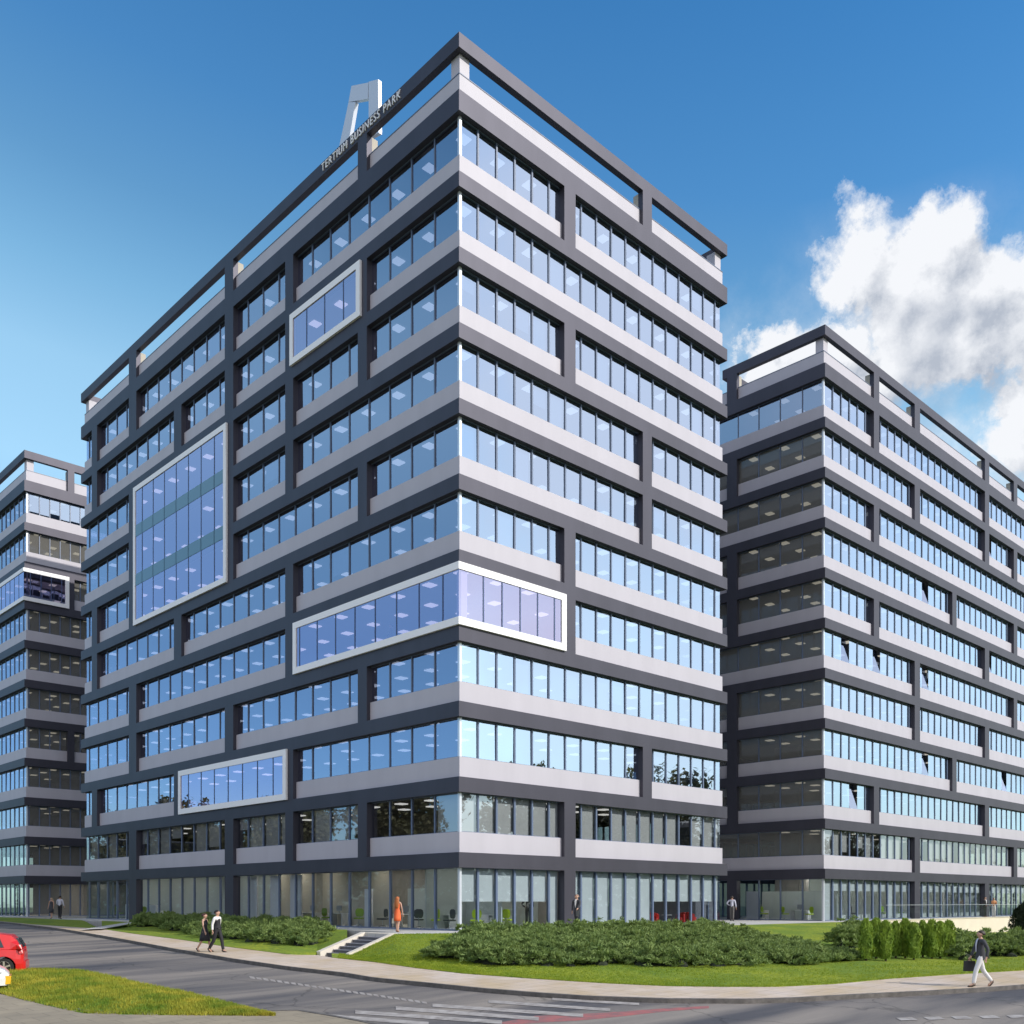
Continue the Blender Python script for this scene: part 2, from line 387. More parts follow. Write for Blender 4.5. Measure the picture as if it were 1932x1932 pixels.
# --- the tall block at the corner
W0, L0b = 22.4, 47.3
B = Building('office_building', 'tallest office block in the centre, corner towards the crossing, roof sign on top', 0, 0, W0, L0b, 1.25)
cl = {'p1': (cY(183), cY(173)), 'p2': (cY(257), cY(243)), 'p3': (cY(342), cY(328)), 'p4': (cY(440), cY(424)), 'p5': (cY(553), cY(538)), 'p6': (cY(692), cY(675))}
cr = {'q1': (cXx(1065), cXx(1086)), 'q2': (cXx(1213), cXx(1230))}
B.shell([('L', *cl['p6']), ('L', *cl['p4']), ('L', *cl['p2']), ('R', *cr['q2'])])
rl = {'A': ['p1', 'p2', 'p4', 'p5'], 'B': ['p1', 'p3', 'p4', 'p5', 'p6'], 'C': ['p2', 'p4', 'p5', 'p6'], 'D': ['p2', 'p4', 'p5'], 'E': ['p1', 'p2', 'p4', 'p6'],
      'F': ['p1', 'p3', 'p5'], 'G': ['p2', 'p5'], 'H': ['p2', 'p4', 'p6'], 'I': ['p1', 'p3', 'p5'], 'J': ['p2', 'p4', 'p5', 'p6'], 'K': ['p2', 'p4']}
rr = {'A': ['q1'], 'C': ['q1'], 'D': ['q2'], 'E': ['q2'], 'F': ['q1'], 'G': ['q1'], 'I': ['q2'], 'J': ['q1'], 'K': ['q1']}
modL = [2.2+1.84*i for i in range(-1, 26)][1:]; modR = [1.5+1.25*i for i in range(17)]
fB = (8, 9, cY(677.5, -.16), cY(545, -.16)); fC = (5, 8, cY(425, -.16), cY(250, -.16)); fG = (3, 4, 0, cY(551, -.16)); fI = (1, 2, cY(538, -.16), cY(335, -.16))
fGr = (3, 4, 0, cXx(1070, -.16))
def bl_ground(i, r): return (1.42, 3.05) if i < 5 else (0.05, 3.05)
def bl_ground_r(i, r): return (1.42, 3.05) if i >= 6 else (0.05, 3.05)
cnt = {'n': 0}
def blK(i, r):
    if i == 0: cnt['n'] += 1
    return (bl_ground if cnt['n'] == 1 else bl_ground_r)(i, r)
def blJ(i, r): return (T[0]+1, T[1]-.7) if r.random() < .93 else None
def blU(p):
    def q(i, r):
        return None
    return q
def blRow(k, prob):
    return lambda i, r: ((T[k]+(1 if r.random() < .6 else r.uniform(1.2, 2.4)), T[k+1]-.7) if r.random() < prob else None)
B.face('L', cl, rl, .4, L0b-.4, modL, [fB, fC, fG, fI], mw=.075, blinds={q: blRow(ROWN[q], .75 if q == 'J' else .07) for q in 'JIHFEDCA'})
B.face('R', cr, rr, .4, W0-.4, modR, [fGr], mw=.10, blinds={'K': blK, 'J': blJ, **{q: blRow(ROWN[q], .2) for q in 'IHFEDCBA'}})
B.plainface('E'); B.plainface('B')
B.white_frame('L', fB[2], fB[3], 8, 9, [4.02+1.84*i for i in range(-1, 26)])
B.white_frame('L', fC[2], fC[3], 5, 8, [2.2+1.84*i for i in range(0, 26)])
B.white_frame('L', 0, fG[3], 3, 4, [1.1+1.84*i for i in range(0, 26)], wrap='start')
B.white_frame('R', 0, fGr[3], 3, 4, modR, wrap='start')
B.white_frame('L', fI[2], fI[3], 1, 2, [2.2+1.84*i for i in range(0, 26)])
m = MB(); m.box(.12, .5, -.02, .3, T[3]+.4, T[4]-BAND-.3); m.build('corner_column', M_WHITE, B.root)
B.lamps([('L', 46), ('R', 22)])

# --- roof emblem and lettering
def emblem():
    c = 1.3
    def pt(px, py, x=c):
        q = plX(px, py, c); return (x, q.y, q.z)
    def slab(pts):
        m = MB(); a = [pt(*p) for p in pts]; m.hull([a[0], a[1], (c+.22, a[1][1], a[1][2]), (c+.22, a[0][1], a[0][2]), a[3], a[2], (c+.22, a[2][1], a[2][2]), (c+.22, a[3][1], a[3][2])]); return m
    m = slab([(656, 274), (638, 290), (658.5, 193), (671, 191.5)][0:1]*0 or [(637, 290), (655, 285), (670.5, 192), (657.5, 193)])
    ml = mat('emblem_metal', (.62, .66, .74), .4, metal=.2)
    e = m.build('roof_emblem', ml, B.root, label='large grey letter A shaped emblem on the roof', fix=True)
    m = slab([(657.5, 192.5), (694, 186), (695, 155.5), (663, 162)]); m.build('crossbar', ml, e, fix=True)
    m = slab([(695.5, 260), (714.5, 250), (713.5, 149.5), (695.5, 154)]); m.build('upright', ml, e, fix=True)
emblem()
def text_mesh(body, name, m, parent, size_h, y0, y1, zc, x):
    cu = bpy.data.curves.new(name, 'FONT'); cu.body = body; cu.size = 1; cu.extrude = .03; cu.space_character = 1.25; cu.space_word = 1.1
    ob = bpy.data.objects.new(name, cu); COL.objects.link(ob); bpy.context.view_layer.update()
    me = bpy.data.meshes.new_from_object(ob.evaluated_get(bpy.context.evaluated_depsgraph_get())); bpy.data.objects.remove(ob)
    xs = [v.co.x for v in me.vertices]; ys = [v.co.y for v in me.vertices]
    sx = (y1-y0)/(max(xs)-min(xs)); sy = size_h/(max(ys)-min(ys)); x0 = min(xs); yb = min(ys)
    for v in me.vertices:
        u, w, q = v.co; v.co = (x-q, y1-(u-x0)*sx, zc-size_h/2+(w-yb)*sy)
    me.materials.clear(); me.materials.append(m); o = bpy.data.objects.new(name, me); COL.objects.link(o); o.parent = parent; return o
t = text_mesh('TERTIUM BUSINESS PARK', 'sign_lettering', M_WHITE, B.root, .44, cY(757), cY(608), 42.63, -.035)
ys_ = sorted(v.co.y for v in t.data.vertices); gaps = sorted(((b-a, (a+b)/2) for a, b in zip(ys_, ys_[1:])), reverse=True)[:2]; g1, g2 = sorted(g[1] for g in gaps)
for lo_, hi_ in ((-99, g1), (g1, g2), (g2, 99)):
    bm = bmesh.new(); bm.from_mesh(t.data); bmesh.ops.delete(bm, geom=[v for v in bm.verts if not lo_ < v.co.y < hi_], context='VERTS')
    me = bpy.data.meshes.new('sign_word'); bm.to_mesh(me); bm.free(); me.materials.append(M_WHITE); q = bpy.data.objects.new('sign_word', me); COL.objects.link(q); q.parent = B.root; q['label'] = 'white capital letters on the dark roof beam'
bpy.data.objects.remove(t)

# --- the block on the right
RBX, RBY = 34.86, .1
def rX(px): return plY(px, 1500, RBY).x-RBX
def rY(px): return plX(px, 1500, RBX).y-RBY
WR, LR = 47.3, 15.
R2 = Building('office_building', 'long office block on the right, one dark shaded end, terrace wall before it', RBX, RBY, WR, LR, 1.25)
crr = {'a': (rX(1649), rX(1659)), 'b': (rX(1726), rX(1736)), 'e': (rX(1797), rX(1805)), 'c': (rX(1858.5), rX(1866.5)), 'd': (rX(1913), rX(1919.5)), 'g': (41, 41.8)}
clr = {'s': (rY(1390), rY(1371.5))}
R2.shell([('R', *crr['a']), ('R', *crr['b']), ('R', *crr['c']), ('R', *crr['d']), ('L', *clr['s'])], RL=8.75)
rrr = {'A': 'ac', 'B': 'bcd', 'C': 'ag', 'D': 'ed', 'E': 'ac', 'F': 'bd', 'G': 'bc', 'H': 'eg', 'I': 'ac', 'J': 'bd', 'K': 'bc'}
rlr = {q: ['s'] for q in 'BDEGHIK'}
modRR = [1.7+1.25*i for i in range(38)]
def blKR(i, r): return (2.2, 3.05) if (r.random() < .8) else (0.05, 3.05)
R2.face('R', crr, {k: list(v) for k, v in rrr.items()}, .4, WR-.4, modRR, mw=.12,
        tilt={('I', 0): (3,), ('H', 0): (13,), ('F', 0): (2, 6), ('F', 1): (1,), ('D', 0): (13,), ('E', 2): (1,), ('B', 2): (1,), ('H', 1): (9,)},
        blinds={'K': blKR, 'J': blRow(0, .7), 'I': blRow(1, .25), 'F': blRow(4, .1), 'G': blRow(3, .12), 'H': blRow(2, .1)})
R2.face('L', clr, rlr, .4, LR-.4, [2.0+1.84*i for i in range(0, 8)], mw=.06)
R2.plainface('E'); R2.plainface('B')
R2.lamps([('L', 9), ('R', 30)])

# --- the block on the left
LBX, LBY = .1, 61.2
def lX(px): return plY(px, 1500, LBY).x-LBX
WL, LL = 22.4, 30
B3 = Building('office_building', 'office block at the left edge, behind the grass strip and the red car', LBX, LBY, WL, LL, 1.25)
cll = {'s': (lX(128), lX(140.5))}
B3.shell([('R', *cll['s'])])
fL = (7, 8, 0, lX(130))
B3.face('R', cll, {'C': ['s'], 'G': ['s'], 'J': []}, .4, WL-.4, [.5+.93*i for i in range(0, 23)], [(7, 8, 0, lX(130))], mw=.08, blinds={'J': blRow(0, .3)})
B3.face('L', {}, {}, .4, LL-.4, [1.25*i for i in range(1, 24)], [(7, 8, 0, 12)], mw=.09, blinds={'J': blRow(0, .5)})
B3.plainface('E'); B3.plainface('B')
B3.white_frame('L', 0, 12, 7, 8, [1.25*i for i in range(1, 24)], wrap='start')
B3.white_frame('R', 0, fL[3], 7, 8, [.5+.93*i for i in range(0, 23)], wrap='start')
B3.lamps([('L', 14), ('R', 12)])

# ------------------------------------------------------------------ ground
def arr(pts, dz=0.): return [G(x, y, dz) for x, y in pts]
def sheet(name, polys, m, dz, kind='structure', sub=0, label=None, cat=None):
    """px polygons on the ground slope, each triangulated, laid dz above it"""
    bm = bmesh.new()
    for pts in polys:
        vs = [bm.verts.new(p) for p in pts]
        f = bm.faces.new(vs)
    bmesh.ops.triangulate(bm, faces=bm.faces)
    if sub: bmesh.ops.subdivide_edges(bm, edges=bm.edges, cuts=sub, use_grid_fill=True)
    for v in bm.verts: v.co.z = zgXY(v.co.x, v.co.y)+dz
    bmesh.ops.recalc_face_normals(bm, faces=bm.faces)
    for f in bm.faces:
        if f.normal.z < 0: f.normal_flip()
    me = bpy.data.meshes.new(name); bm.to_mesh(me); bm.free(); me.materials.append(m)
    o = bpy.data.objects.new(name, me); COL.objects.link(o); tag(o, label, cat, kind=kind); return o
# base ground and road: one strip mesh following the slope along the view depth
def strip_ground(name, m, dz, d0, d1, half, steps):
    mb = MB(); prev = None
    for i in range(steps+1):
        d = d0+(d1-d0)*(i/steps)**1.6
        z = zg(d)+dz
        a = CAM+Vector((FX*d-RX*half, FY*d-RY*half, 0)); b = CAM+Vector((FX*d+RX*half, FY*d+RY*half, 0)); a.z = b.z = z
        if prev: mb.poly([prev[0], prev[1], b, a])
        prev = (a, b)
    o = mb.build(name, m); o['kind'] = 'structure'; return o
mb = MB(); NX = 150; gx = lambda i: -450+i*7.; gv = {}
for i in range(NX):
    for j in range(NX):
        x, y = gx(i), gx(j); z = zgXY(x, y)-.14
        if (y > -14 and x > -4) or (y > -30 and x > 8): z = -2.4
        gv[i, j] = len(mb.v); mb.v.append((x, y, z))
for i in range(NX-1):
    for j in range(NX-1): mb.f.append((gv[i, j], gv[i+1, j], gv[i+1, j+1], gv[i, j+1]))
o = mb.build('ground', mat('ground_soil', (.10, .13, .05), .95, var=.3, scale=.2)); o['kind'] = 'structure'

KERB = [(-420, 1727), (-150, 1733), (0, 1742), (68, 1750.6), (159, 1764), (237, 1777.7), (332, 1796), (440, 1815), (541.6, 1830), (654, 1843), (705, 1852), (807, 1862), (908, 1872.5), (1010, 1881),
        (1111.5, 1888), (1258, 1893), (1415, 1894), (1502, 1891), (1607, 1885), (1746, 1878), (1851, 1872), (1932, 1866), (2100, 1853), (2400, 1830)]
def Fd(px, dd):   # the ground point at view depth dd on azimuth px
    v = ray(px, HY); return Vector((CAM.x+v.x*dd, CAM.y+v.y*dd, 0))
kp = arr(KERB)
far = [kp[0]]
# asphalt: everything on the near side of the far kerb
NEAR = [Fd(-1500, 60), Fd(-1500, 2), Fd(3400, 2), Fd(3400, 40)]
def strip_between(name, A, Bp, m, dz, nsub=6, kind='structure'):
    mb = MB(); rows = []
    for a, b in zip(A, Bp):
        rows.append([Vector(a).lerp(Vector(b), j/nsub) for j in range(nsub+1)])
    for i in range(len(rows)-1):
        for j in range(nsub):
            q = [rows[i][j], rows[i+1][j], rows[i+1][j+1], rows[i][j+1]]
            mb.poly([(p.x, p.y, zgXY(p.x, p.y)+dz) for p in q])
    o = mb.build(name, m, fix=True); o['kind'] = kind; return o
def resample(P, n=80):
    P = [Vector((p[0], p[1], 0)) for p in P]; L = [0]
    for a, b in zip(P, P[1:]): L.append(L[-1]+(b-a).length)
    out = []
    for i in range(n+1):
        s = L[-1]*i/n; k = max(j for j in range(len(L)) if L[j] <= s+1e-9); k = min(k, len(P)-2)
        out.append(P[k].lerp(P[k+1], (s-L[k])/max(1e-9, L[k+1]-L[k])))
    return out
kr = resample(kp, 120)
nearpts = [CAM+Vector((FX*1.5, FY*1.5, 0))+Vector((RX, RY, 0))*(-40+80*i/120) for i in range(121)]
strip_between('road', kr, nearpts, M_ASPH, 0., 16)

PAVB = [(-420, 1722), (-150, 1728), (0, 1738), (60, 1744), (120, 1748), (189.6, 1752.5), (254, 1762), (338.5, 1772.6), (426.5, 1786), (545, 1801), (600, 1802), (624, 1806.5), (705, 1815), (786.5, 1826.7), (874.5, 1837), (1010, 1847),
        (1145, 1855.5), (1258, 1860.6), (1362.5, 1862), (1467, 1862), (1572, 1857), (1676.6, 1847), (1781, 1840), (1932, 1831), (2150, 1817), (2400, 1805)]
bp_ = arr(PAVB, .12)
def interp_az(P, px):
    pr = [(az_of(p[0], p[1]), p) for p in P]
    for (a0, p0), (a1, p1) in zip(pr, pr[1:]):
        if a0 <= px <= a1:
            t = (px-a0)/max(1e-9, a1-a0); return Vector(p0).lerp(Vector(p1), t)
    return Vector(pr[0][1]) if px < pr[0][0] else Vector(pr[-1][1])
AZS = [-400+20*i for i in range(141)]
pa = [interp_az(kp, a) for a in AZS]; pb = [interp_az(bp_, a) for a in AZS]
def inset(P, Q, dd): return [p.lerp(q, min(1, dd/max(.01, (q-p).length))) for p, q in zip([Vector((a.x, a.y, 0)) for a in P], [Vector((a.x, a.y, 0)) for a in Q])]
ki = inset(pa, pb, .16)
strip_between('pavement', ki, [Vector((p.x, p.y, 0)) for p in pb], M_PAVE, .12, 4)
mb = MB()
for i in range(len(pa)-1):
    A0, A1, B0, B1 = pa[i], pa[i+1], ki[i], ki[i+1]
    q = [(A0.x, A0.y, zgXY(A0.x, A0.y)-.05), (A1.x, A1.y, zgXY(A1.x, A1.y)-.05), (A1.x, A1.y, zgXY(A1.x, A1.y)+.13), (A0.x, A0.y, zgXY(A0.x, A0.y)+.13)]
    mb.poly(q); mb.poly([q[3], q[2], (B1.x, B1.y, zgXY(B1.x, B1.y)+.13), (B0.x, B0.y, zgXY(B0.x, B0.y)+.13)])
o = mb.build('kerb', M_KERB, fix=True); o['kind'] = 'structure'

# plinth round the blocks at z = 0
def plinth(name, pts, z0=-2.2, m=M_PLIN):
    mb = MB(); n = len(pts)
    mb.poly([(x, y, 0) for x, y in pts]); mb.loft([[(x, y, z0) for x, y in pts], [(x, y, -.0) for x, y in pts]], cap=False)
    o = mb.build(name, m, fix=True); o['kind'] = 'structure'; return o
plinth('terrace_paving', [(-2.6, 48.9), (-2.6, 1.0), (-4.9, 1.0), (-4.9, -1.3), (-2.6, -2.2), (-1.9, -2.6), (36, -2.4), (37, -1.8), (RBX+WR+3, -1.8), (RBX+WR+3, LR+1), (34, LR+3), (24, 20), (24, 49)])
plinth('far_terrace_paving', [(-2.4, 59.3), (24, 59.3), (24, 95), (-2.4, 95)])
# floors of the ground-floor rooms are the plinth itself

# lawns lofted from the pavement edge up to the plinth
UP_R = [(-7.02, .75, -.80), (-6.95, -1.15, -.80), (-4.85, -1.38, .02), (-2.6, -2.3, .02), (-1.9, -2.7, .02), (12, -2.65, .02), (30, -2.55, .02), (36, -2.5, .02), (40, -2.25, -.2), (52, -2.25, -1.0), (60, -2.25, -1.3), (90, -2.25, -1.5), (110, -2.25, -1.5)]
def lawn_fn(low, up, ease=1.0):
    lo = [(az_of(p[0], p[1]), Vector(p)) for p in low]; hi = [(az_of(p[0], p[1]), Vector(p)) for p in up]
    def at(P, px):
        if px <= P[0][0]: return P[0][1]
        for (a0, p0), (a1, p1) in zip(P, P[1:]):
            if a0 <= px <= a1:
                # intersect the azimuth with the segment
                v = ray(px, HY); d = p1-p0; den = v.x*d.y-v.y*d.x
                if abs(den) < 1e-9: return p0.lerp(p1, .5)
                t = ((p0.x-CAM.x)*v.y-(p0.y-CAM.y)*v.x)/den; t = min(1, max(0, t)); return p0.lerp(p1, t)
        return P[-1][1]
    def f(px, fr):
        a = at(lo, px); b = at(hi, px); q = a.lerp(b, fr)
        s = fr*fr*(3-2*fr); s = .45*fr+.55*s
        q.z = a.z+(b.z-a.z)*s
        q.z += .05*noise.noise(Vector((q.x*.5, q.y*.5, 0)))*min(1, 4*fr*(1-fr)*2)
        return q
    return f
lowR = [tuple(p) for p in [Vector(q)+Vector((0, 0, .02)) for q in bp_[11:]]]
lawnR = lawn_fn([(-7.05, .72, -.79)]+lowR if False else lowR, UP_R)
def lawn_mesh(name, f, a0, a1, na, nf, m, label, cat='lawn', kind='structure'):
    mb = MB(); 
    g = [[f(a0+(a1-a0)*i/na, j/nf) for j in range(nf+1)] for i in range(na+1)]
    for i in range(na):
        for j in range(nf): mb.poly([g[i][j], g[i+1][j], g[i+1][j+1], g[i][j+1]])
    # skirt down at the near edge
    for i in range(na):
        a, b = g[i][0], g[i+1][0]; mb.poly([a, b, (b.x, b.y, b.z-.3), (a.x, a.y, a.z-.3)])
    o = mb.build(name, m, fix=True, smooth=True); o['kind'] = kind; return o
lawn_mesh('lawn', lawnR, 626, 2300, 220, 14, M_LAWN, 'lawn')
UP_L = [(-2.65, 62, .02), (-2.65, 30, .02), (-2.65, 10, .02), (-2.65, 1.1, .02), (-4.8, 1.05, .02)]
lowL = [tuple(Vector(q)+Vector((0, 0, .02))) for q in bp_[5:10]]+[(-7.25, 1.05, -.79), (-4.95, 1.05, .0)]
lawnL = lawn_fn(lowL, UP_L)
lawn_mesh('lawn', lawnL, 192, 655, 90, 10, M_LAWN, 'lawn')
UP_F = [(-60, 140, .02), (-2.45, 95, .02), (-2.45, 59.4, .02), (-2.65, 49, .02), (-2.65, 40, .02)]
lowF = [tuple(Vector(q)+Vector((0, 0, .02))) for q in bp_[0:6]]
lawnF = lawn_fn(lowF, UP_F)
lawn_mesh('lawn', lawnF, -400, 190, 60, 6, M_LAWN, 'lawn')
# little path between the two left lawns
a = lawnL(200, .05); 
p0, p1, p2, p3 = G(150, 1756, .15), G(196, 1754, .15), plZ(262, 1741.6, .05), plZ(246, 1741, .05)
mb = MB(); N = 8
for i in range(N):
    def L_(A, B_, t): return A.lerp(B_, t)
    q = [L_(p0, p3, i/N), L_(p1, p2, i/N), L_(p1, p2, (i+1)/N), L_(p0, p3, (i+1)/N)]
    mb.poly([(v.x, v.y, v.z+.06) for v in q])
o = mb.build('footpath', M_PLIN, fix=True); o['kind'] = 'structure'

# stairs
st = empty('stairs', (-4.9, -.15, 0), 0, 'short flight of dark grey steps with pale stone cheeks up to the terrace', 'stairs')
N = 6; run = 2.0/N; rise = .80/N
for i in range(N):
    m = MB(); m.box(-run*(i+1), -run*i-.0, -1.0, .92, -1.4, -rise*(i+1)-.03+.0); o = m.build('riser', M_RISER, st)
    m = MB(); m.box(-run*(i+1)-.03, -run*i, -1.0, .92, -rise*(i+1)-.029, -rise*(i+1)+.0); m.build('tread', M_STEP, o)
for s_, w in ((.923, .30), (-1.003, -.24)):
    m = MB(); y0, y1 = s_, s_+w
    m.hull([(-2.35, y0, -1.5), (0.0, y0, -1.5), (0.0, y1, -1.5), (-2.35, y1, -1.5), (-2.35, y0, -.74), (0.0, y0, .06), (0.0, y1, .06), (-2.35, y1, -.74)]); m.build('cheek_wall', M_STONE, st, fix=True)
m = MB(); m.box(0.003, .5, -1.2, 1.2, -.3, .03); m.build('landing', M_STONE, st)

# near verge (triangular grass patch) and paved path in the left foreground
VT = [(-500, 1822), (0, 1826), (53, 1827), (146, 1829), (200.5, 1838), (273, 1856), (352, 1871), (406, 1884), (470, 1901), (518, 1914)]
VB = [(-500, 1862), (0, 1875), (42, 1886), (102, 1900), (157, 1912), (219, 1914), (300, 1915.5), (400, 1916), (480, 1916.5), (518, 1916)]
va = arr(VT, .1); vb = arr(VB, .06)
vA = resample(va, 60); vB = resample(vb, 60)
def verge_pt(i, t):
    a, b = vA[i], vB[i]; q = a.lerp(b, t); h = .06+.16*math.sin(PI*min(1, t*1.1+.02))*min(1, (60-i)/14)
    q.z = zgXY(q.x, q.y)+h+.03*noise.noise(Vector((q.x*1.5, q.y*1.5, 0))); return q
mb = MB()
for i in range(60):
    for j in range(10): mb.poly([verge_pt(i, j/10), verge_pt(i+1, j/10), verge_pt(i+1, (j+1)/10), verge_pt(i, (j+1)/10)])
o = mb.build('verge', M_LAWN2, fix=True, smooth=True); o['kind'] = 'structure'
PE = [(-500, 1862), (0, 1875), (42, 1886), (102, 1900), (157, 1912), (219, 1914), (400, 1915), (520, 1912), (560, 1911), (620, 1921), (674, 1931), (760, 1950)]
pe = resample(arr(PE), 80); pn = [CAM+Vector((FX*4, FY*4, 0))+Vector((RX, RY, 0))*(-40+38*i/80) for i in range(81)]
strip_between('footway', pe, pn, M_PATH, .06, 10)
mb = MB()
for i in range(46, 80):
    a, b = pe[i], pe[i+1]; d = (b-a).normalized(); nrm = Vector((-d.y, d.x, 0))*.14
    za, zb_ = zgXY(a.x, a.y), zgXY(b.x, b.y)
    mb.hull([(a.x, a.y, za-.1), (b.x, b.y, zb_-.1), (b.x+nrm.x, b.y+nrm.y, zb_-.1), (a.x+nrm.x, a.y+nrm.y, za-.1), (a.x, a.y, za+.075), (b.x, b.y, zb_+.075), (b.x+nrm.x, b.y+nrm.y, zb_+.075), (a.x+nrm.x, a.y+nrm.y, za+.075)])
o = mb.build('kerb', M_KERB, fix=True); o['kind'] = 'structure'

# road markings: sheets a few mm above the asphalt
def zq(x, y): return (553.4+x*.3646, 1760.9+y*.3646)
strp = [((110, 424), (700, 470), 9), ((320, 409), (1080, 462), 9), ((530, 389), (1270, 444), 9), ((720, 374), (1500, 427), 8), ((1010, 354), (1640, 398), 7), ((1340, 342), (1790, 368), 6)]
polys = []
for (a, b, w) in strp:
    w *= 2.1
    A = zq(*a); B_ = zq(*b); h = w*.3646/2
    n_ = 8
    pts = [G(A[0]+(B_[0]-A[0])*i/n_, A[1]+(B_[1]-A[1])*i/n_-h) for i in range(n_+1)]+[G(A[0]+(B_[0]-A[0])*i/n_, A[1]+(B_[1]-A[1])*i/n_+h) for i in range(n_, -1, -1)]
    polys.append(pts)
for i in range(5):
    x = 1690+i*52; polys.append([G(x, 1921-i*1.2), G(x+30, 1920-i*1.2), G(x+42, 1925-i*1.2), G(x+10, 1926-i*1.2)])
sheet('crossing_marking', polys, M_LINE, .012)
polys = []
for i in range(26):
    t0 = i/26; x0 = 470+(808-470)*t0; y0 = 1844.5+(1893.5-1844.5)*t0
    polys.append([G(x0, y0-2.4), G(x0+9, y0-1.2), G(x0+11.5, y0+2.9), G(x0+2.5, y0+1.7)])
sheet('dashed_line_marking', polys, M_LINE, .008)
rp = [[G(*zq(*p)) for p in ((1040, 469), (1250, 428), (1600, 412), (1932, 388), (2150, 376), (2150, 388), (1932, 404), (1700, 430), (1500, 450), (1150, 471))]]
sheet('cycle_crossing_surface', rp, M_RED, .004)

# retaining wall, balustrade
wr = empty('retaining_wall', (RBX+3, -2.05, 0), 0, 'low cream rendered wall below the glass balustrade, right of the lawn', 'retaining wall')
wlen = RBX+WR+3-(RBX+3)
m = MB(); m.box(0, wlen, -.15, .15, -2.2, -.005); m.build('wall', M_WALL, wr)
m = MB(); m.box(0, wlen, -.2, .2, -.002, .05); m.build('coping', M_STONE, wr)
bl = empty('balustrade', (RBX+5, -2.05, .05), 0, 'frameless glass balustrade with thin rail along the cream wall top', 'balustrade')
gb = glass('balustrade_glass', (.8, .9, .9), (.97, .985, .98), base=0.)
for i in range(20):
    m = MB(); m.poly([(i*2.1+.02, 0, .02), (i*2.1+2.08, 0, .02), (i*2.1+2.08, 0, 1.08), (i*2.1+.02, 0, 1.08)]); m.build('glass_panel', gb, bl)
m = MB(); m.box(0, 42, -.025, .025, 1.083, 1.11); m.build('handrail', M_SILVER, bl)

# ------------------------------------------------------------------ planting
def tuft_bed(name, m, spots, label, cat, h=(.3, .5), spread=.35, blades=9, w=.05, kind='stuff', core=None):
    """spots: list of (Vector base, size); each grows a spray of many small pointed leaf sprigs"""
    mb = MB(); r = random
    for base, sz in spots:
        for k in range(blades):
            th = r.uniform(0, 2*PI); el = r.uniform(.15, 1.35)
            d = Vector((math.cos(th)*math.cos(el), math.sin(th)*math.cos(el), math.sin(el)))
            ln = sz*r.uniform(*h); p = base+Vector((r.uniform(-1, 1), r.uniform(-1, 1), r.uniform(-.3, .5)))*spread*sz
            sd = d.cross(Vector((r.uniform(-1, 1), r.uniform(-1, 1), r.uniform(-1, 1)))).normalized()*w*sz
            tip = p+d*ln+Vector((0, 0, -.1*ln)); mid = p+d*ln*.55
            mb.poly([p-sd*.6, p+sd*.6, mid+sd, tip, mid-sd])
    return mb
def juniper_bed(f, a0, a1, frf, n, H, label, sz=(1., 1.)):
    """mounded spreading junipers; H(px) height of the mounds"""
    spots = []; r = random
    mounds = []
    for i in range(int(n/26)):
        px = r.uniform(a0, a1); lo, hi = frf(px)
        if hi <= lo: continue
        fr = r.uniform(lo, hi); g = f(px, fr); mounds.append((g, r.uniform(.5, 1.0), r.uniform(.55, 1.25)))
    for g, rad, hh in mounds:
        px = az_of(g.x, g.y); Hh = H(px)*hh
        for k in range(26):
            th = r.uniform(0, 2*PI); q = math.sqrt(r.random()); 
            x = g.x+rad*q*math.cos(th); y = g.y+rad*q*math.sin(th)
            z = g.z+Hh*math.sqrt(max(0, 1-q*q*.97))*(r.uniform(.55, 1.0) if r.random() < .75 else r.uniform(0, .6))+.02
            spots.append((Vector((x, y, z)), r.uniform(.7, 1.1)))
    mb = tuft_bed('x', M_JUN, spots, '', '', h=(.10, .24), spread=.10, blades=21, w=.026)
    # inner mass coloured dark like the shade between the sprigs; hides the ground
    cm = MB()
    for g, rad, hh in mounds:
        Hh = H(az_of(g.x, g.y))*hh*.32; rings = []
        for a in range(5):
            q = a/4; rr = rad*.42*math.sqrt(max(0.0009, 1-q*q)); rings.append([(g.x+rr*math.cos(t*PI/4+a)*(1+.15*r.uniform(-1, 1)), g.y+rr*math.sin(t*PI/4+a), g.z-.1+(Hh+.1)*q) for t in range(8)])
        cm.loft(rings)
    o = mb.build('juniper_bed', M_JUN); tag(o, label, 'juniper bed', kind='stuff'); cm.build('shade_core', M_SHADE, o); return o
def frC(px):
    if px < 890: return (.34, .36+.25*(px-838)/52)
    if px < 1330: return (.24, .84)
    if px < 1530: return (.22, .84-.52*(px-1330)/200)
    return (.24, .27)
juniper_bed(lawnR, 838, 1600, frC, 14500, lambda px: .48 if px < 890 else (.60 if px < 1400 else .5 if px < 1530 else .3), 'spreading dark green junipers massed before the sunlit front of the tall block')
def frL(px):
    if px < 360: return (.5, .95)
    return (.30, .96)
juniper_bed(lawnL, 262, 600, frL, 5200, lambda px: .62, 'spreading dark green junipers on the bank left of the stairs')
juniper_bed(lawnR, 1798, 2080, lambda px: (.16, .34), 3000, lambda px: 1.0, 'spreading green junipers right of the upright thujas, behind the man with a briefcase')
juniper_bed(lawnR, 1585, 1655, lambda px: (.38, .6), 900, lambda px: .9, 'small clump of junipers just left of and behind the upright thujas')

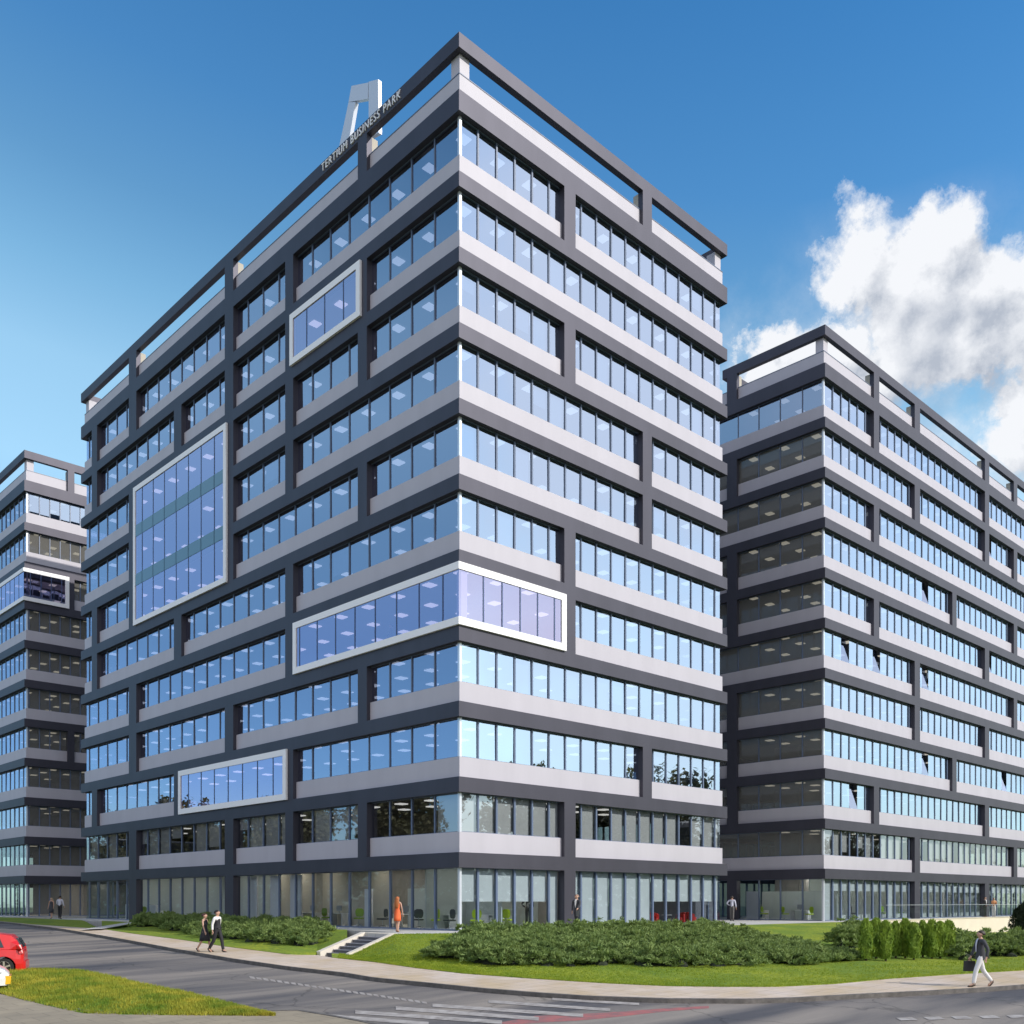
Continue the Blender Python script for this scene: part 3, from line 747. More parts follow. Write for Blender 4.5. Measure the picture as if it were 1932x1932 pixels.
def crown_mesh(name, H, R, n, m, prof, leaf=.16, rng=None, z0=.1, lb=1.):
    """many small leaf faces on and inside a profile of revolution"""
    r = rng or random; mb = MB()
    for i in range(n):
        t = r.random(); z = z0+(H-z0)*t; th = r.uniform(0, 2*PI)
        lob = 1+lb*.16*math.sin(3*th+7*t)+lb*.12*math.sin(7*th-11*t)+lb*.1*noise.noise(Vector((math.cos(th)*2, math.sin(th)*2, t*6)))
        rad = R*prof(t)*lob*math.sqrt(r.uniform(.45, 1))
        p = Vector((rad*math.cos(th), rad*math.sin(th), z)); nrm = Vector((math.cos(th), math.sin(th), .35)).normalized()
        up = Vector((r.uniform(-.5, .5), r.uniform(-.5, .5), 1)).normalized(); sd = up.cross(nrm+Vector((r.uniform(-.6, .6), r.uniform(-.6, .6), r.uniform(-.4, .4)))).normalized()
        s = leaf*r.uniform(.6, 1.3)
        mb.poly([p-sd*s*.4, p+sd*s*.4, p+up*s+sd*s*.15, p+up*s*1.3, p+up*s-sd*s*.2])
    return mb
def shrub(name, loc, H, R, label, cat, group, m, prof, n, leaf, seed):
    r = random.Random(seed); e = empty(name, loc, r.uniform(0, 6), label, cat, group)
    mb = MB(); mb.cyl((0, 0, -.1), (0, 0, H*.75), .05, .015, 8); mb.build('trunk', M_BARK, e)
    mb = crown_mesh(name, H, R, n, m, prof, leaf, r, lb=.3 if R > 1 else 1.)
    core = MB(); rings = []
    for a in range(9):
        t = a/8; rr = R*prof(t)*(.86 if R > 1 else .72)+.01; rings.append([(rr*math.cos(k*PI/5), rr*math.sin(k*PI/5), .1+(H*.96-.1)*t) for k in range(10)])
    core.loft(rings); i0 = len(mb.v); mb.v += core.v; mb.f += [tuple(i+i0 for i in q) for q in core.f]
    mb.build('crown', m, e); return e
def ground_at(f, px, py_depth=None, fr=.2): return f(px, fr)
tx = [1634, 1653, 1671, 1690, 1708, 1724, 1741, 1758, 1774, 1790]
for i, px in enumerate(tx):
    g = lawnR(px, .20+.02*math.sin(i*2.3)); H = (1.52, 1.5, 1.48, 1.38, 1.5, 1.4, 1.42, 1.52, 1.45, 1.44)[i]*1.07
    nth = ['first', 'second', 'third', 'fourth', 'fifth', 'sixth', 'seventh', 'eighth', 'ninth', 'last'][i]
    shrub('thuja', g, H, .27+.02*math.sin(i*1.7), f'{nth} from the left in the row of upright light green thujas', 'thuja', 'upright thujas in a row on the lawn', M_THU,
          lambda t: (min(1, .75+t*1.2) if t < .3 else 1)*math.sqrt(max(0, 1-max(0, (t-.55)/.47)**2)), 1500, .085, 40+i)
g = lawnR(1962, .46)
shrub('round_yew', g+Vector((0, 0, -.1)), 2.9, 1.75, 'large rounded very dark evergreen shrub at the right edge below the balustrade', 'evergreen shrub', None, M_DKB,
      lambda t: math.sqrt(max(0, 1-((t-.25)/.78)**2)), 13000, .11, 77)

def blades(name, m, pts, h, w, label, seed=1):
    r = random.Random(seed); mb = MB()
    for p in pts:
        for k in range(3):
            th = r.uniform(0, 2*PI); d = Vector((math.cos(th), math.sin(th), 0)); hh = h*r.uniform(.5, 1.25)
            q = p+Vector((r.uniform(-.05, .05), r.uniform(-.05, .05), -.01)); top = q+d*hh*r.uniform(.1, .6)+Vector((0, 0, hh)); sd = Vector((-d.y, d.x, 0))*w
            mb.poly([q-sd, q+sd, top])
    o = mb.build(name, m); tag(o, label, 'grass', kind='stuff'); return o
r = random.Random(3); pts = []
while len(pts) < 16000:
    i = r.random()*59.9; k = int(i); t = r.random(); a = verge_pt(k, t); b = verge_pt(k+1, t); q = a.lerp(b, i-k)
    if az_of(q.x, q.y) > -60: pts.append(q)
blades('grass', M_BLADE, pts, .10, .011, 'rough yellow-green grass on the foreground verge beside the road')
pts = []
for _ in range(26000):
    px = r.uniform(640, 2000); fr = r.random()**1.5*.34; pts.append(lawnR(px, fr))
for _ in range(7000):
    px = r.uniform(640, 900); fr = r.random(); pts.append(lawnR(px, fr))
blades('grass', M_BLADE2, pts, .055, .010, 'mown green grass on the lawn below the junipers')

# trees across the road: the lower windows mirror them
def tree_proto():
    e = empty('broadleaf_tree', (0, 0, 0), 0, 'x', 'tree', 'trees across the road')
    r = random.Random(5); mb = MB(); mb.cyl((0, 0, -.3), (.2, .1, 5), .28, .16, 8); ends = []
    for i in range(11):
        th = i*2.4; z = 2.6+i*.55; p = Vector((.1, .05, z)); q = p+Vector((math.cos(th)*r.uniform(1.6, 3.2), math.sin(th)*r.uniform(1.6, 3.2), r.uniform(1.5, 3.2))); mb.cyl(p, q, .1, .03, 6); ends.append(q)
    mb.cyl((.2, .1, 5), (.1, .3, 10), .15, .04, 6); ends += [Vector((.1, .3, 10)), Vector((.3, 0, 8.5))]
    mb.build('trunk', M_BARK, e)
    cr = MB()
    for q in ends:
        for c in range(14):
            cc = q+Vector((r.gauss(0, .9), r.gauss(0, .9), r.gauss(0, .7)))
            for k in range(38):
                p = cc+Vector((r.gauss(0, .38), r.gauss(0, .38), r.gauss(0, .3))); u = Vector((r.uniform(-1, 1), r.uniform(-1, 1), r.uniform(-1, 1))).normalized(); s = u.cross(Vector((0, .3, 1))).normalized(); z = r.uniform(.16, .30)
                cr.poly([p-u*z, p+s*z*.7, p+u*z, p-s*z*.7])
    cr.build('crown', M_TREE, e); return e
tp = tree_proto()
TS = [(44, -38), (53, -43), (60, -36), (72, -41), (84, -37), (97, -44), (32, -46), (112, -38), (-31, 66), (-35, 77), (-28, 88), (-37, 100), (-30, 112), (-42, 60), (-44, 92), (64, -50), (-24, 38)]
ORD = 'first second third fourth fifth sixth seventh eighth ninth tenth eleventh twelfth thirteenth fourteenth fifteenth sixteenth nearest'.split()
for i, (x, y) in enumerate(TS):
    lb = ('tree across the road mirrored in the sunlit lower windows, ' if x > 0 else 'tree across the street mirrored in the shaded lower windows, ')+ORD[i]+' of its row'
    sc = 1.05+.4*random.Random(i).random() if i < 16 else 1.1
    if i == 0: o = tp; o.location = (x, y, zgXY(x, y)); o['label'] = lb; o.scale = (sc,)*3
    else: copy_tree(tp, (x, y, zgXY(x, y)), i*1.3, lb, scale=(sc,)*3)

wd = MB(); r = random.Random(11)
def wood(x0, y0, x1, y1, n_, H_):
    d = Vector((x1-x0, y1-y0, 0)); nrm = Vector((-d.y, d.x, 0)).normalized()
    for _ in range(n_):
        t = r.random(); c = Vector((x0, y0, 0))+d*t+nrm*r.uniform(-6, 6); top = H_*(.62+.38*noise.noise(Vector((c.x*.09, c.y*.09, 3))))+1.5*noise.noise(Vector((c.x*.5, c.y*.5, 0)))
        c.z = zgXY(c.x, c.y)+top*r.random()**.7; u = Vector((r.uniform(-1, 1), r.uniform(-1, 1), r.uniform(-1, 1))).normalized(); q = u.cross(Vector((.1, .3, 1))).normalized(); z = r.uniform(.35, .8)
        wd.poly([c-u*z, c+q*z*.7, c+u*z, c-q*z*.7])
wood(20, -62, 190, -58, 16000, 13); wood(-62, 40, -60, 230, 15000, 14); wood(190, -58, 260, 40, 5000, 13)
o = wd.build('distant_wood', M_TREE); tag(o, 'belt of trees far across the road, seen mirrored in the lower windows', 'wood', kind='stuff')
# ------------------------------------------------------------------ people
def skin(verts, edges, radii, root, name, m, parent, sub=1):
    me = bpy.data.meshes.new('tmp'); me.from_pydata([tuple(v) for v in verts], edges, []); o = bpy.data.objects.new('tmp', me); COL.objects.link(o)
    md = o.modifiers.new('s', 'SKIN'); md.use_smooth_shade = True
    for i, q in enumerate(me.skin_vertices[0].data):
        rr = radii[i]; q.radius = rr if isinstance(rr, tuple) else (rr, rr); q.use_root = (i == root)
    ss = o.modifiers.new('b', 'SUBSURF'); ss.levels = sub; ss.render_levels = sub
    dg = bpy.context.evaluated_depsgraph_get(); ne = bpy.data.meshes.new_from_object(o.evaluated_get(dg)); bpy.data.objects.remove(o)
    ne.name = name; ne.materials.clear(); ne.materials.append(m); ne.polygons.foreach_set('use_smooth', [True]*len(ne.polygons))
    ob = bpy.data.objects.new(name, ne); COL.objects.link(ob); ob.parent = parent; return ob
SKINM = mat('skin', (.50, .30, .21), .55); DARKH = mat('dark_hair', (.03, .02, .015), .6); REDH = mat('auburn_hair', (.38, .12, .03), .55); EYE = mat('eye_dark', (.02, .02, .02), .2)
def person(label, loc, hd, H=1.78, walk=1., armL=(-20, 25, 6), armR=(22, 25, 6), top=None, legs=None, dress=None, hair='short', hairm=None, group=None, female=False, sleeves=True, open_jacket=None, vest=None, shoes=(.02, .02, .02), skirtlen=.5, bare=False):
    k = H/1.78; rz = math.atan2(-hd[0], hd[1]); e = empty('person', loc, rz, label, 'person', group); e.scale = (k, k, k)
    V = Vector; rad = math.radians
    aF, bF, aB, bB = [q*walk for q in (20, 9, -13, -33)]
    hz = .46*math.cos(rad(aF))+.44*math.cos(rad(bF))+.075
    def leg(sx, a, b):
        h = V((sx*.088, 0, hz)); kn = h+V((0, .46*math.sin(rad(a)), -.46*math.cos(rad(a)))); an = kn+V((0, .44*math.sin(rad(b)), -.44*math.cos(rad(b)))); return h, kn, an
    Lh, Lk, La = leg(-1, aF, bF); Rh, Rk, Ra = leg(1, aB, bB)
    sw = .165 if female else .19
    hq = hz-.028
    P = V((0, 0, hz+.04)); S1 = V((0, .0, hz+.17)); S2 = V((0, 0, hz+.34)); S3 = V((0, 0, hz+.48)); N0 = V((0, -.005, hz+.545)); N1 = V((0, .01, hq+.60)); H0 = V((0, .02, hq+.655)); H1 = V((0, .015, hq+.72)); H2 = V((0, .005, hq+.775))
    def arm(sx, a, el, out):
        s = V((sx*sw, 0, hz+.475)); u = V((sx*math.sin(rad(out)), math.sin(rad(a)), -math.cos(rad(a)))).normalized(); elb = s+u*.29
        lo = V((sx*math.sin(rad(out))*.3, math.sin(rad(a+el)), -math.cos(rad(a+el)))).normalized()
        if isinstance(el, tuple): pass
        return s, elb, elb+lo*.25, lo
    def armhip(sx):
        s = V((sx*sw, 0, hz+.475)); elb = s+V((sx*.16, -.10, -.22)); w = V((sx*.15, .05, hz+.10)); return s, elb, w, (w-elb).normalized()
    Ls, Le, Lw, Ld = armhip(-1) if armL == 'hip' else arm(-1, *armL); Rs, Re, Rw, Rd = armhip(1) if armR == 'hip' else arm(1, *armR)
    vs = [P, S1, S2, S3, N0, N1, H0, H1, H2, Lh, Lk, La, Rh, Rk, Ra, Ls, Le, Lw, Rs, Re, Rw]
    ra = [.115, .105, .115, .10, .06, .052, .078, .097, .08, .085, .055, .038, .085, .055, .038, .05, .038, .026, .05, .038, .026]
    if female: ra[1] = .092; ra[2] = .10
    if legs: ra[0] = .07; ra[1] = .075; ra[2] = .085; ra[3] = .08; ra[9] = ra[12] = .06
    ed = [(0, 1), (1, 2), (2, 3), (3, 4), (4, 5), (5, 6), (6, 7), (7, 8), (0, 9), (9, 10), (10, 11), (0, 12), (12, 13), (13, 14), (3, 15), (15, 16), (16, 17), (3, 18), (18, 19), (19, 20)]
    # nose, ears
    for q, rr in ((V((0, .125, hq+.695)), .010), (V((-.098, -.005, hq+.695)), .012), (V((.098, -.005, hq+.695)), .012)):
        vs.append(q); ra.append(rr); ed.append((7, len(vs)-1))
    for sx, w, d, wi in ((-1, Lw, Ld, 17), (1, Rw, Rd, 20)):
        side = V((0, 1, 0)) if abs(d.y) < .8 else V((0, 0, 1)); side = (side-d*side.dot(d)).normalized()
        pm = w+d*.06; vs.append(pm); ra.append((.030, .022)); pi_ = len(vs)-1; ed.append((wi, pi_)); inn = d.cross(side)*(-sx)*.0
        for f_ in range(4):
            off = (f_-1.5)*.017; L_ = (.055, .068, .065, .05)[f_]
            a_ = pm+d*.035+side*off; b_ = a_+d*L_*.6; c_ = b_+(d*.8-side.cross(d)*sx*.5).normalized()*L_*.5
            for q, rr in ((a_, .0095), (b_, .0085), (c_, .0075)):
                vs.append(q); ra.append(rr)
            n0 = len(vs)-3; ed += [(pi_, n0), (n0, n0+1), (n0+1, n0+2)]
        t1 = pm+side*.032+d*.005; t2 = t1+(side*.6+d).normalized()*.04; vs += [t1, t2]; ra += [.011, .009]; ed += [(pi_, len(vs)-2), (len(vs)-2, len(vs)-1)]
    foots = []
    for an in (La, Ra):
        pit = 0 if an is La else -.5*walk
        toe = an+V((0, .15*math.cos(pit), -.045+.15*math.sin(pit))); vs.append(toe); ra.append(.03); ed.append((11 if an is La else 14, len(vs)-1)); foots.append((an, toe))
    skin(vs, ed, ra, 0, 'body', SKINM, e, 1)
    for sx in (-1, 1):
        m_ = MB(); c = V((sx*.032, .098, hq+.715)); m_.loft([[(c.x+.011*math.cos(t*PI/3)*q, c.y+dy, c.z+.008*math.sin(t*PI/3)*q) for t in range(6)] for dy, q in ((-.012, 1), (.0, .9), (.004, .3))]); m_.build('eye', EYE, e)
    hm = hairm or DARKH
    mb = MB(); rings = []
    for i in range(7):
        ph = i/6*PI*.62; rr = .104*math.sin(ph)+.001; rings.append([(rr*math.cos(t*PI/6), -.012+rr*1.12*math.sin(t*PI/6)-.012*i/6*2, hq+.715+.108*math.cos(ph)+(.045 if math.sin(t*PI/6) > .3 and i > 3 else 0)) for t in range(12)])
    mb.loft(rings)
    if hair == 'long':
        r2 = []
        for i in range(7):
            t_ = i/6; wd = .10+.035*math.sin(t_*2.6); r2.append([(wd*math.cos(a)*(1-.35*t_**3), -.065-.02*t_+.055*math.sin(a)-.03*math.sin(t_*3), hq+.74-.50*t_) for a in [q*PI/5 for q in range(10)]])
        mb.loft(r2)
    if hair == 'bun': mb.loft([[(q*.045*math.cos(a), -.12+dy, hq+.76+q*.045*math.sin(a)) for a in [u*PI/4 for u in range(8)]] for dy, q in ((.05, .6), (.02, 1), (-.02, 1), (-.05, .5))])
    if hair != 'none': mb.build('hair', hm, e, smooth=True)
    if legs:
        skin([P, Lh, Lk, La+V((0, 0, .01)), Rh, Rk, Ra+V((0, 0, .01)), P+V((0, 0, .13))], [(0, 1), (1, 2), (2, 3), (0, 4), (4, 5), (5, 6), (0, 7)], [.130, .103, .075, .062, .103, .075, .062, .12], 0, 'trousers', legs, e, 1)
    if top:
        v2 = [P+V((0, 0, -.04 if not open_jacket else -.13)), S1, S2, S3, N0-V((0, 0, .015)), Ls, Le, Lw-Ld*.01, Rs, Re, Rw-Rd*.01]; r2 = [.142, .128, .135, .118, .072, .068, .055, .042, .068, .055, .042]
        e2 = [(0, 1), (1, 2), (2, 3), (3, 4), (3, 5), (5, 6), (3, 8), (8, 9)]+([(6, 7), (9, 10)] if sleeves else [])
        if not sleeves:
            v2 = v2[:7]+v2[8:10]; r2 = r2[:7]+r2[8:10]; e2 = [(0, 1), (1, 2), (2, 3), (3, 4), (3, 5), (5, 6), (3, 7), (7, 8)]
        skin(v2, e2, r2, 1, 'jacket' if open_jacket else 'shirt', top, e, 1)
    if open_jacket:
        m_ = MB(); m_.loft([[(a_*math.cos(t*PI/8), b_*math.sin(t*PI/8)-.005, z) for t in range(16)] for z, a_, b_ in ((hz+.20, .125, .118), (hz+.10, .140, .130), (hz, .155, .142), (hz-.11, .162, .150))], cap=False); m_.build('jacket_hem', top, e, smooth=True)
        m_ = MB(); y = .138
        m_.loft([[(-w_, y+dy, z), (w_, y+dy, z), (w_*.6, y+dy+.012, z), (-w_*.6, y+dy+.012, z)] for w_, z, dy in ((.012, hz+.13, -.004), (.04, hz+.33, .0), (.055, hz+.47, -.02), (.04, hz+.545, -.065))]); m_.build('shirt_front', open_jacket, e)
    if vest:
        skin([P+V((0, 0, .02)), S1, S2, S3+V((0, 0, .0))], [(0, 1), (1, 2), (2, 3)], [.142, .136, .145, .128], 1, 'waistcoat', vest, e, 1)
    if dress:
        mb = MB(); rings = []
        prof = [(hz+.50, .085, .07), (hz+.44, .135, .10), (hz+.33, .135, .125), (hz+.18, .108, .10), (hz+.04, .15, .13), (hz-.12, .165, .15), (hz-skirtlen*.6, .17, .165), (hz-skirtlen, .175+.01, .17)]
        for i, (z, a, b) in enumerate(prof): rings.append([(a*math.cos(t*PI/8)*(1+.02*math.sin(3*t+i)), (b+.12*walk*max(0, i-4)/3*abs(math.sin(t*PI/8)))*math.sin(t*PI/8), z) for t in range(16)])
        mb.loft(rings); mb.build('dress', dress, e, smooth=True)
        if sleeves: pass
    sm = mat('shoe_leather_%d' % int(sum(shoes)*1000), shoes, .4)
    for an, toe in foots:
        d = (toe-an); d.z = d.z; n_ = V((d.x, d.y, 0)).normalized(); x_ = V((1, 0, 0)); mb = MB(); base = min(0.0, 0); pts = []
        for t_, w_, h_ in ((-.35, .032, .07), (0, .040, .085), (.45, .045, .06), (.85, .045, .045), (1.1, .028, .03)):
            c = an+(toe-an)*t_; c.z = max(.035, c.z-.02) if walk == 0 or an is La else c.z-.03
            zb = c.z-.035; pts.append([(c.x-w_, c.y, zb), (c.x+w_, c.y, zb), (c.x+w_, c.y, zb+h_*.7), (c.x+w_*.5, c.y, zb+h_), (c.x-w_*.5, c.y, zb+h_), (c.x-w_, c.y, zb+h_*.7)])
        mb.loft(pts); mb.build('shoe', sm, e, smooth=True)
    mw_ = Matrix.Translation(Vector(loc)) @ Matrix.Rotation(rz, 4, 'Z') @ Matrix.Scale(k, 4)
    return e, mw_ @ (Lw+Ld*.09), mw_ @ (Rw+Rd*.09), rz
def bag(name, label, cat, hand, rz, w, h, t, m, strap=.07):
    e = empty(name, hand-Vector((0, 0, h+strap)), rz, label, cat); mb = MB()
    mb.hull([(-t/2, -w/2, 0), (t/2, -w/2, 0), (t/2, w/2, 0), (-t/2, w/2, 0), (-t*.35, -w*.46, h), (t*.35, -w*.46, h), (t*.35, w*.46, h), (-t*.35, w*.46, h)]); mb.build('case', m, e)
    mb = MB(); pts = [Vector((0, w*.2*math.cos(PI*i/8), h+strap*math.sin(PI*i/8))) for i in range(9)]
    for a, b in zip(pts, pts[1:]): mb.cyl(a, b, .009, n=6)
    mb.build('handle', m, e)
FW = Vector((FX, FY, 0)); RT = Vector((RX, RY, 0))
CB = mat('black_cloth', (.018, .018, .022), .8); CW = mat('white_cloth', (.75, .74, .72), .8); CS = mat('pale_shirt', (.55, .56, .66), .8); CN = mat('charcoal_cloth', (.045, .047, .055), .8)
CO = mat('orange_dress_cloth', (.72, .13, .03), .7); CG = mat('grey_trouser_cloth', (.13, .125, .12), .8); CP = mat('peach_cloth', (.68, .32, .14), .8); BLK = mat('black_leather', (.015, .015, .018), .4); CRM = mat('cream_leather', (.62, .60, .48), .5)
_, hl, hr, rz = person('woman with long auburn hair in an orange dress at the top of the stairs', plZ(750, 1758.5, 0), FW*.95+RT*.3, 1.68, .45, (6, 8, 10), (4, 10, 12), dress=CO, hair='long', hairm=REDH, female=True, skirtlen=.42, shoes=(.35, .2, .12))
bag('handbag', 'cream handbag held by the woman in the orange dress', 'handbag', hl, rz, .30, .24, .12, CRM, .14)
pav = G(420, 1796, .12)-G(380, 1790, .12); pav.z = 0; pav.normalize()
def on_pave(px, py): return G(px, py, .12)
hdc = (pav*.55+RT*.8).normalized()
person('woman in a black dress walking hand in hand with the man in a waistcoat', on_pave(386.5, 1795.5), hdc, 1.68, 1., (-18, 15, 14), (16, 8, 12), dress=CB, hair='bun', hairm=mat('brown_hair', (.08, .035, .02), .6), female=True, skirtlen=.46)
person('man in black waistcoat and white shirt walking on the pavement beside the woman in black', on_pave(410, 1796.5), hdc, 1.83, 1., (-14, 10, 12), (-16, 20, 8), top=CW, legs=CB, vest=CB)
_, hl, hr, rz = person('man in open charcoal jacket and dark trousers striding past the sunlit ground floor', plZ(1088, 1752.5, 0), Vector((-1, -.25, 0)), 1.84, 1., (24, 35, 8), (-10, 10, 14), top=CN, legs=CB, open_jacket=CW, hairm=mat('light_hair', (.35, .22, .16), .6))
bag('briefcase', 'dark soft bag carried by the man walking past the sunlit ground floor windows', 'bag', hl, rz, .36, .28, .1, BLK)
person('man in pale shirt, hand on hip, in the gap between the tall and right blocks', plZ(1381, 1737.5, 0), (FW*.9+RT*.4), 1.84, .15, 'hip', (4, 15, 12), top=CS, legs=CG)
mp = on_pave(1850, 1861.5)
_, hl, hr, rz = person('man in charcoal jacket and white trousers walking left along the pavement at the right', mp, -RT, 1.80, 1.15, (-22, 35, 14), (18, 6, 8), top=CN, legs=CW, open_jacket=CS, shoes=(.07, .045, .03))
bag('briefcase', 'black briefcase in the hand of the man wearing white trousers', 'briefcase', hr, rz, .36, .32, .10, BLK, .05)
pq = plY(1858.5, 1700, -1.2); person('man in dark suit on the terrace of the right block, behind the balustrade', (pq.x, pq.y, .0), -FW+RT*.5, 1.85, 0., (5, 60, 6), (8, 50, 6), top=CB, legs=CB, open_jacket=CW)
pq = plY(1875, 1700, -1.0); person('woman in peach top and white trousers, arms folded, on the terrace behind the balustrade', (pq.x, pq.y, .0), -FW-RT*.3, 1.76, 0., (25, 95, 4), (25, 95, 4), top=CP, legs=CW, female=True, hair='bun')
pq = plX(97, 1700, -1.6); person('woman in dark dress at the far left block beside a man in a pale shirt', (pq.x, pq.y, .03), -FW, 1.72, .5, (4, 20, 10), (2, 20, 10), dress=CN, hair='long', hairm=mat('blonde_hair', (.4, .3, .17), .6), female=True)
pq = plX(113, 1700, -1.9); person('man in pale shirt and black trousers on the grass by the far left block', (pq.x, pq.y, .04), FW, 1.84, .2, (4, 60, 10), (6, 30, 10), top=CS, legs=CB)
pq = plX(475, 1700, 1.5); person('man in dark suit standing inside behind the shaded ground floor windows', (pq.x, pq.y, .0), -FW+RT*.4, 1.8, 0., (10, 70, 6), (8, 30, 6), top=CB, legs=CB)
pq = plY(997, 1700, 1.5); person('dark clothed man standing inside behind the sunlit ground floor blinds', (pq.x, pq.y, .0), FW, 1.84, .2, 'hip', (8, 70, 10), top=CN, legs=CN)
pq = plX(738, 1700, 1.3); person('dark figure standing inside the white framed corner window of the tall block', (pq.x, pq.y, T[3]-.02), -RT, 1.75, 0., (10, 30, 6), (8, 50, 6), top=CB, legs=CB)

# ------------------------------------------------------------------ cars
RUB = mat('tyre_rubber', (.02, .02, .02), .85); ALU = mat('alloy_rim', (.62, .58, .45), .3, metal=.7); CGL = mat('car_window', (.02, .03, .035), .06, spec=.8); LMP = mat('tail_lamp_red', (.45, .01, .01), .15)
def car_paint(name, c):
    m = mat(name, c, .28, spec=.6); m.node_tree.nodes['Principled BSDF'].inputs['Coat Weight'].default_value = .6; return m
def hatchback(label, tip, hd, paint, lower=None, tip_front=False, group=None):
    """x runs forward from the tail at 0 to the nose at 3.8"""
    L_ = 3.82; hd = Vector(hd).normalized(); ang = math.atan2(hd.y, hd.x); e = empty('parked_car' if tip_front else 'car', (0, 0, 0), ang, label, 'car', group)
    off = Vector((L_ if tip_front else 0, .8, 0)) if tip_front else Vector((0, 0, 0))
    base = Vector(tip)-hd*(L_ if tip_front else 0); z = zgXY(base.x+hd.x*1.9, base.y+hd.y*1.9); e.location = (base.x, base.y, z)
    W2 = .84
    xs = [0, .03, .10, .25, .55, .95, 1.5, 2.0, 2.45, 2.75, 3.1, 3.45, 3.7, 3.82]
    topz = {0: .80, .03: .88, .10: .95, .25: 1.0, .55: 1.0, .95: .99, 1.5: .98, 2.0: .97, 2.45: .96, 2.75: .94, 3.1: .88, 3.45: .80, 3.7: .68, 3.82: .55}
    wd = {0: .62, .03: .72, .10: .79, .25: .83, .55: .85, .95: .85, 1.5: .85, 2.0: .85, 2.45: .85, 2.75: .85, 3.1: .84, 3.45: .80, 3.7: .70, 3.82: .52}
    mb = MB(); rings = []
    wheels = (.62, 3.08); WR_ = .31
    def barch(x):   # underside height with wheel arches
        z = .20
        for wx in wheels:
            if abs(x-wx) < .37: z = max(z, .31+math.sqrt(max(0, .37**2-(x-wx)**2)))
        return z
    fine = sorted(set(xs+[wx+.37*math.cos(a*PI/10) for wx in wheels for a in range(11)]))
    def ip(d, x):
        ks = sorted(d)
        for a, b in zip(ks, ks[1:]):
            if a <= x <= b: return d[a]+(d[b]-d[a])*(x-a)/(b-a)
        return d[ks[-1]]
    for x in fine:
        w_, t_ = ip(wd, x), ip(topz, x); b = barch(x); mid = max(b+.02, .5*(t_+.2)); half = [(w_*.96, b), (w_, max(b+.01, .42)), (w_*1.0, max(b+.015, mid)), (w_*.97, t_-.10), (w_*.90, t_-.02), (w_*.55, t_+.015)]
        rings.append([(x, -y, z_) for y, z_ in half]+[(x, y, z_) for y, z_ in reversed(half)])
    mb.loft(rings); body = mb.build('body', paint, e, smooth=False, fix=True)
    # cabin: roof shell above the waistline
    mb = MB(); cab = [(.06, .93, .80, .93), (.22, 1.25, .70, .80), (.42, 1.43, .62, .70), (.9, 1.50, .60, .64), (1.5, 1.51, .60, .64), (2.0, 1.46, .60, .66), (2.35, 1.22, .66, .74), (2.72, .95, .78, .82)]
    rings = []
    for x, zt, wt, wm in cab:
        rings.append([(x, -.82, .93), (x, -wm-.04, (zt+.93)/2), (x, -wt, zt-.03), (x, -wt*.7, zt), (x, wt*.7, zt), (x, wt, zt-.03), (x, wm+.04, (zt+.93)/2), (x, .82, .93)])
    mb.loft(rings); mb.build('cabin', paint, e, fix=True)
    def side(s, pts):
        def yy(z_): return s*(.835-(z_-.93)*.40)
        m_ = MB(); m_.hull([(x, yy(z_)-s*.03, z_) for x, z_ in pts]+[(x, yy(z_)+s*.014, z_) for x, z_ in pts]) if len(pts) == 4 else None
        m_.build('side_window', CGL, e, fix=True)
    for s in (-1, 1):
        side(s, [(.62, 1.0), (1.28, 1.0), (1.28, 1.37), (.78, 1.36)]); side(s, [(1.34, 1.0), (2.38, 1.0), (2.02, 1.36), (1.34, 1.37)])
        m_ = MB(); m_.hull([(.02, s*.62, .78), (.02, s*.80, .78), (.14, s*.845, .78), (.10, s*.6, .78), (.07, s*.62, 1.08), (.10, s*.74, 1.08), (.22, s*.79, 1.08), (.2, s*.6, 1.08)]); m_.build('tail_lamp', LMP, e, fix=True)
        m_ = MB(); m_.hull([(3.55, s*.5, .60), (3.73, s*.5, .60), (3.62, s*.79, .60), (3.4, s*.79, .62), (3.42, s*.5, .76), (3.6, s*.5, .72), (3.5, s*.77, .74), (3.3, s*.77, .78)]); m_.build('headlight', mat('headlight_glass', (.7, .7, .7), .1), e, fix=True)
    m_ = MB(); m_.hull([(.05, -.62, 1.0), (.05, .62, 1.0), (.12, .62, 1.0), (.12, -.62, 1.0), (.20, -.55, 1.30), (.20, .55, 1.30), (.3, .55, 1.30), (.3, -.55, 1.30)]); m_.build('rear_window', CGL, e, fix=True)
    m_ = MB(); m_.box(-.05, .25, -.66, .66, .24, .50); m_.build('rear_bumper', lower or paint, e)
    m_ = MB(); m_.hull([(3.5, -.74, .22), (3.86, -.6, .24), (3.86, .6, .24), (3.5, .74, .22), (3.5, -.76, .5), (3.88, -.6, .48), (3.88, .6, .48), (3.5, .76, .5)]); m_.build('front_bumper', lower or paint, e, fix=True)
    m_ = MB(); m_.box(.95, 2.75, -.858, .858, .2, .34); m_.build('sill', lower or paint, e)
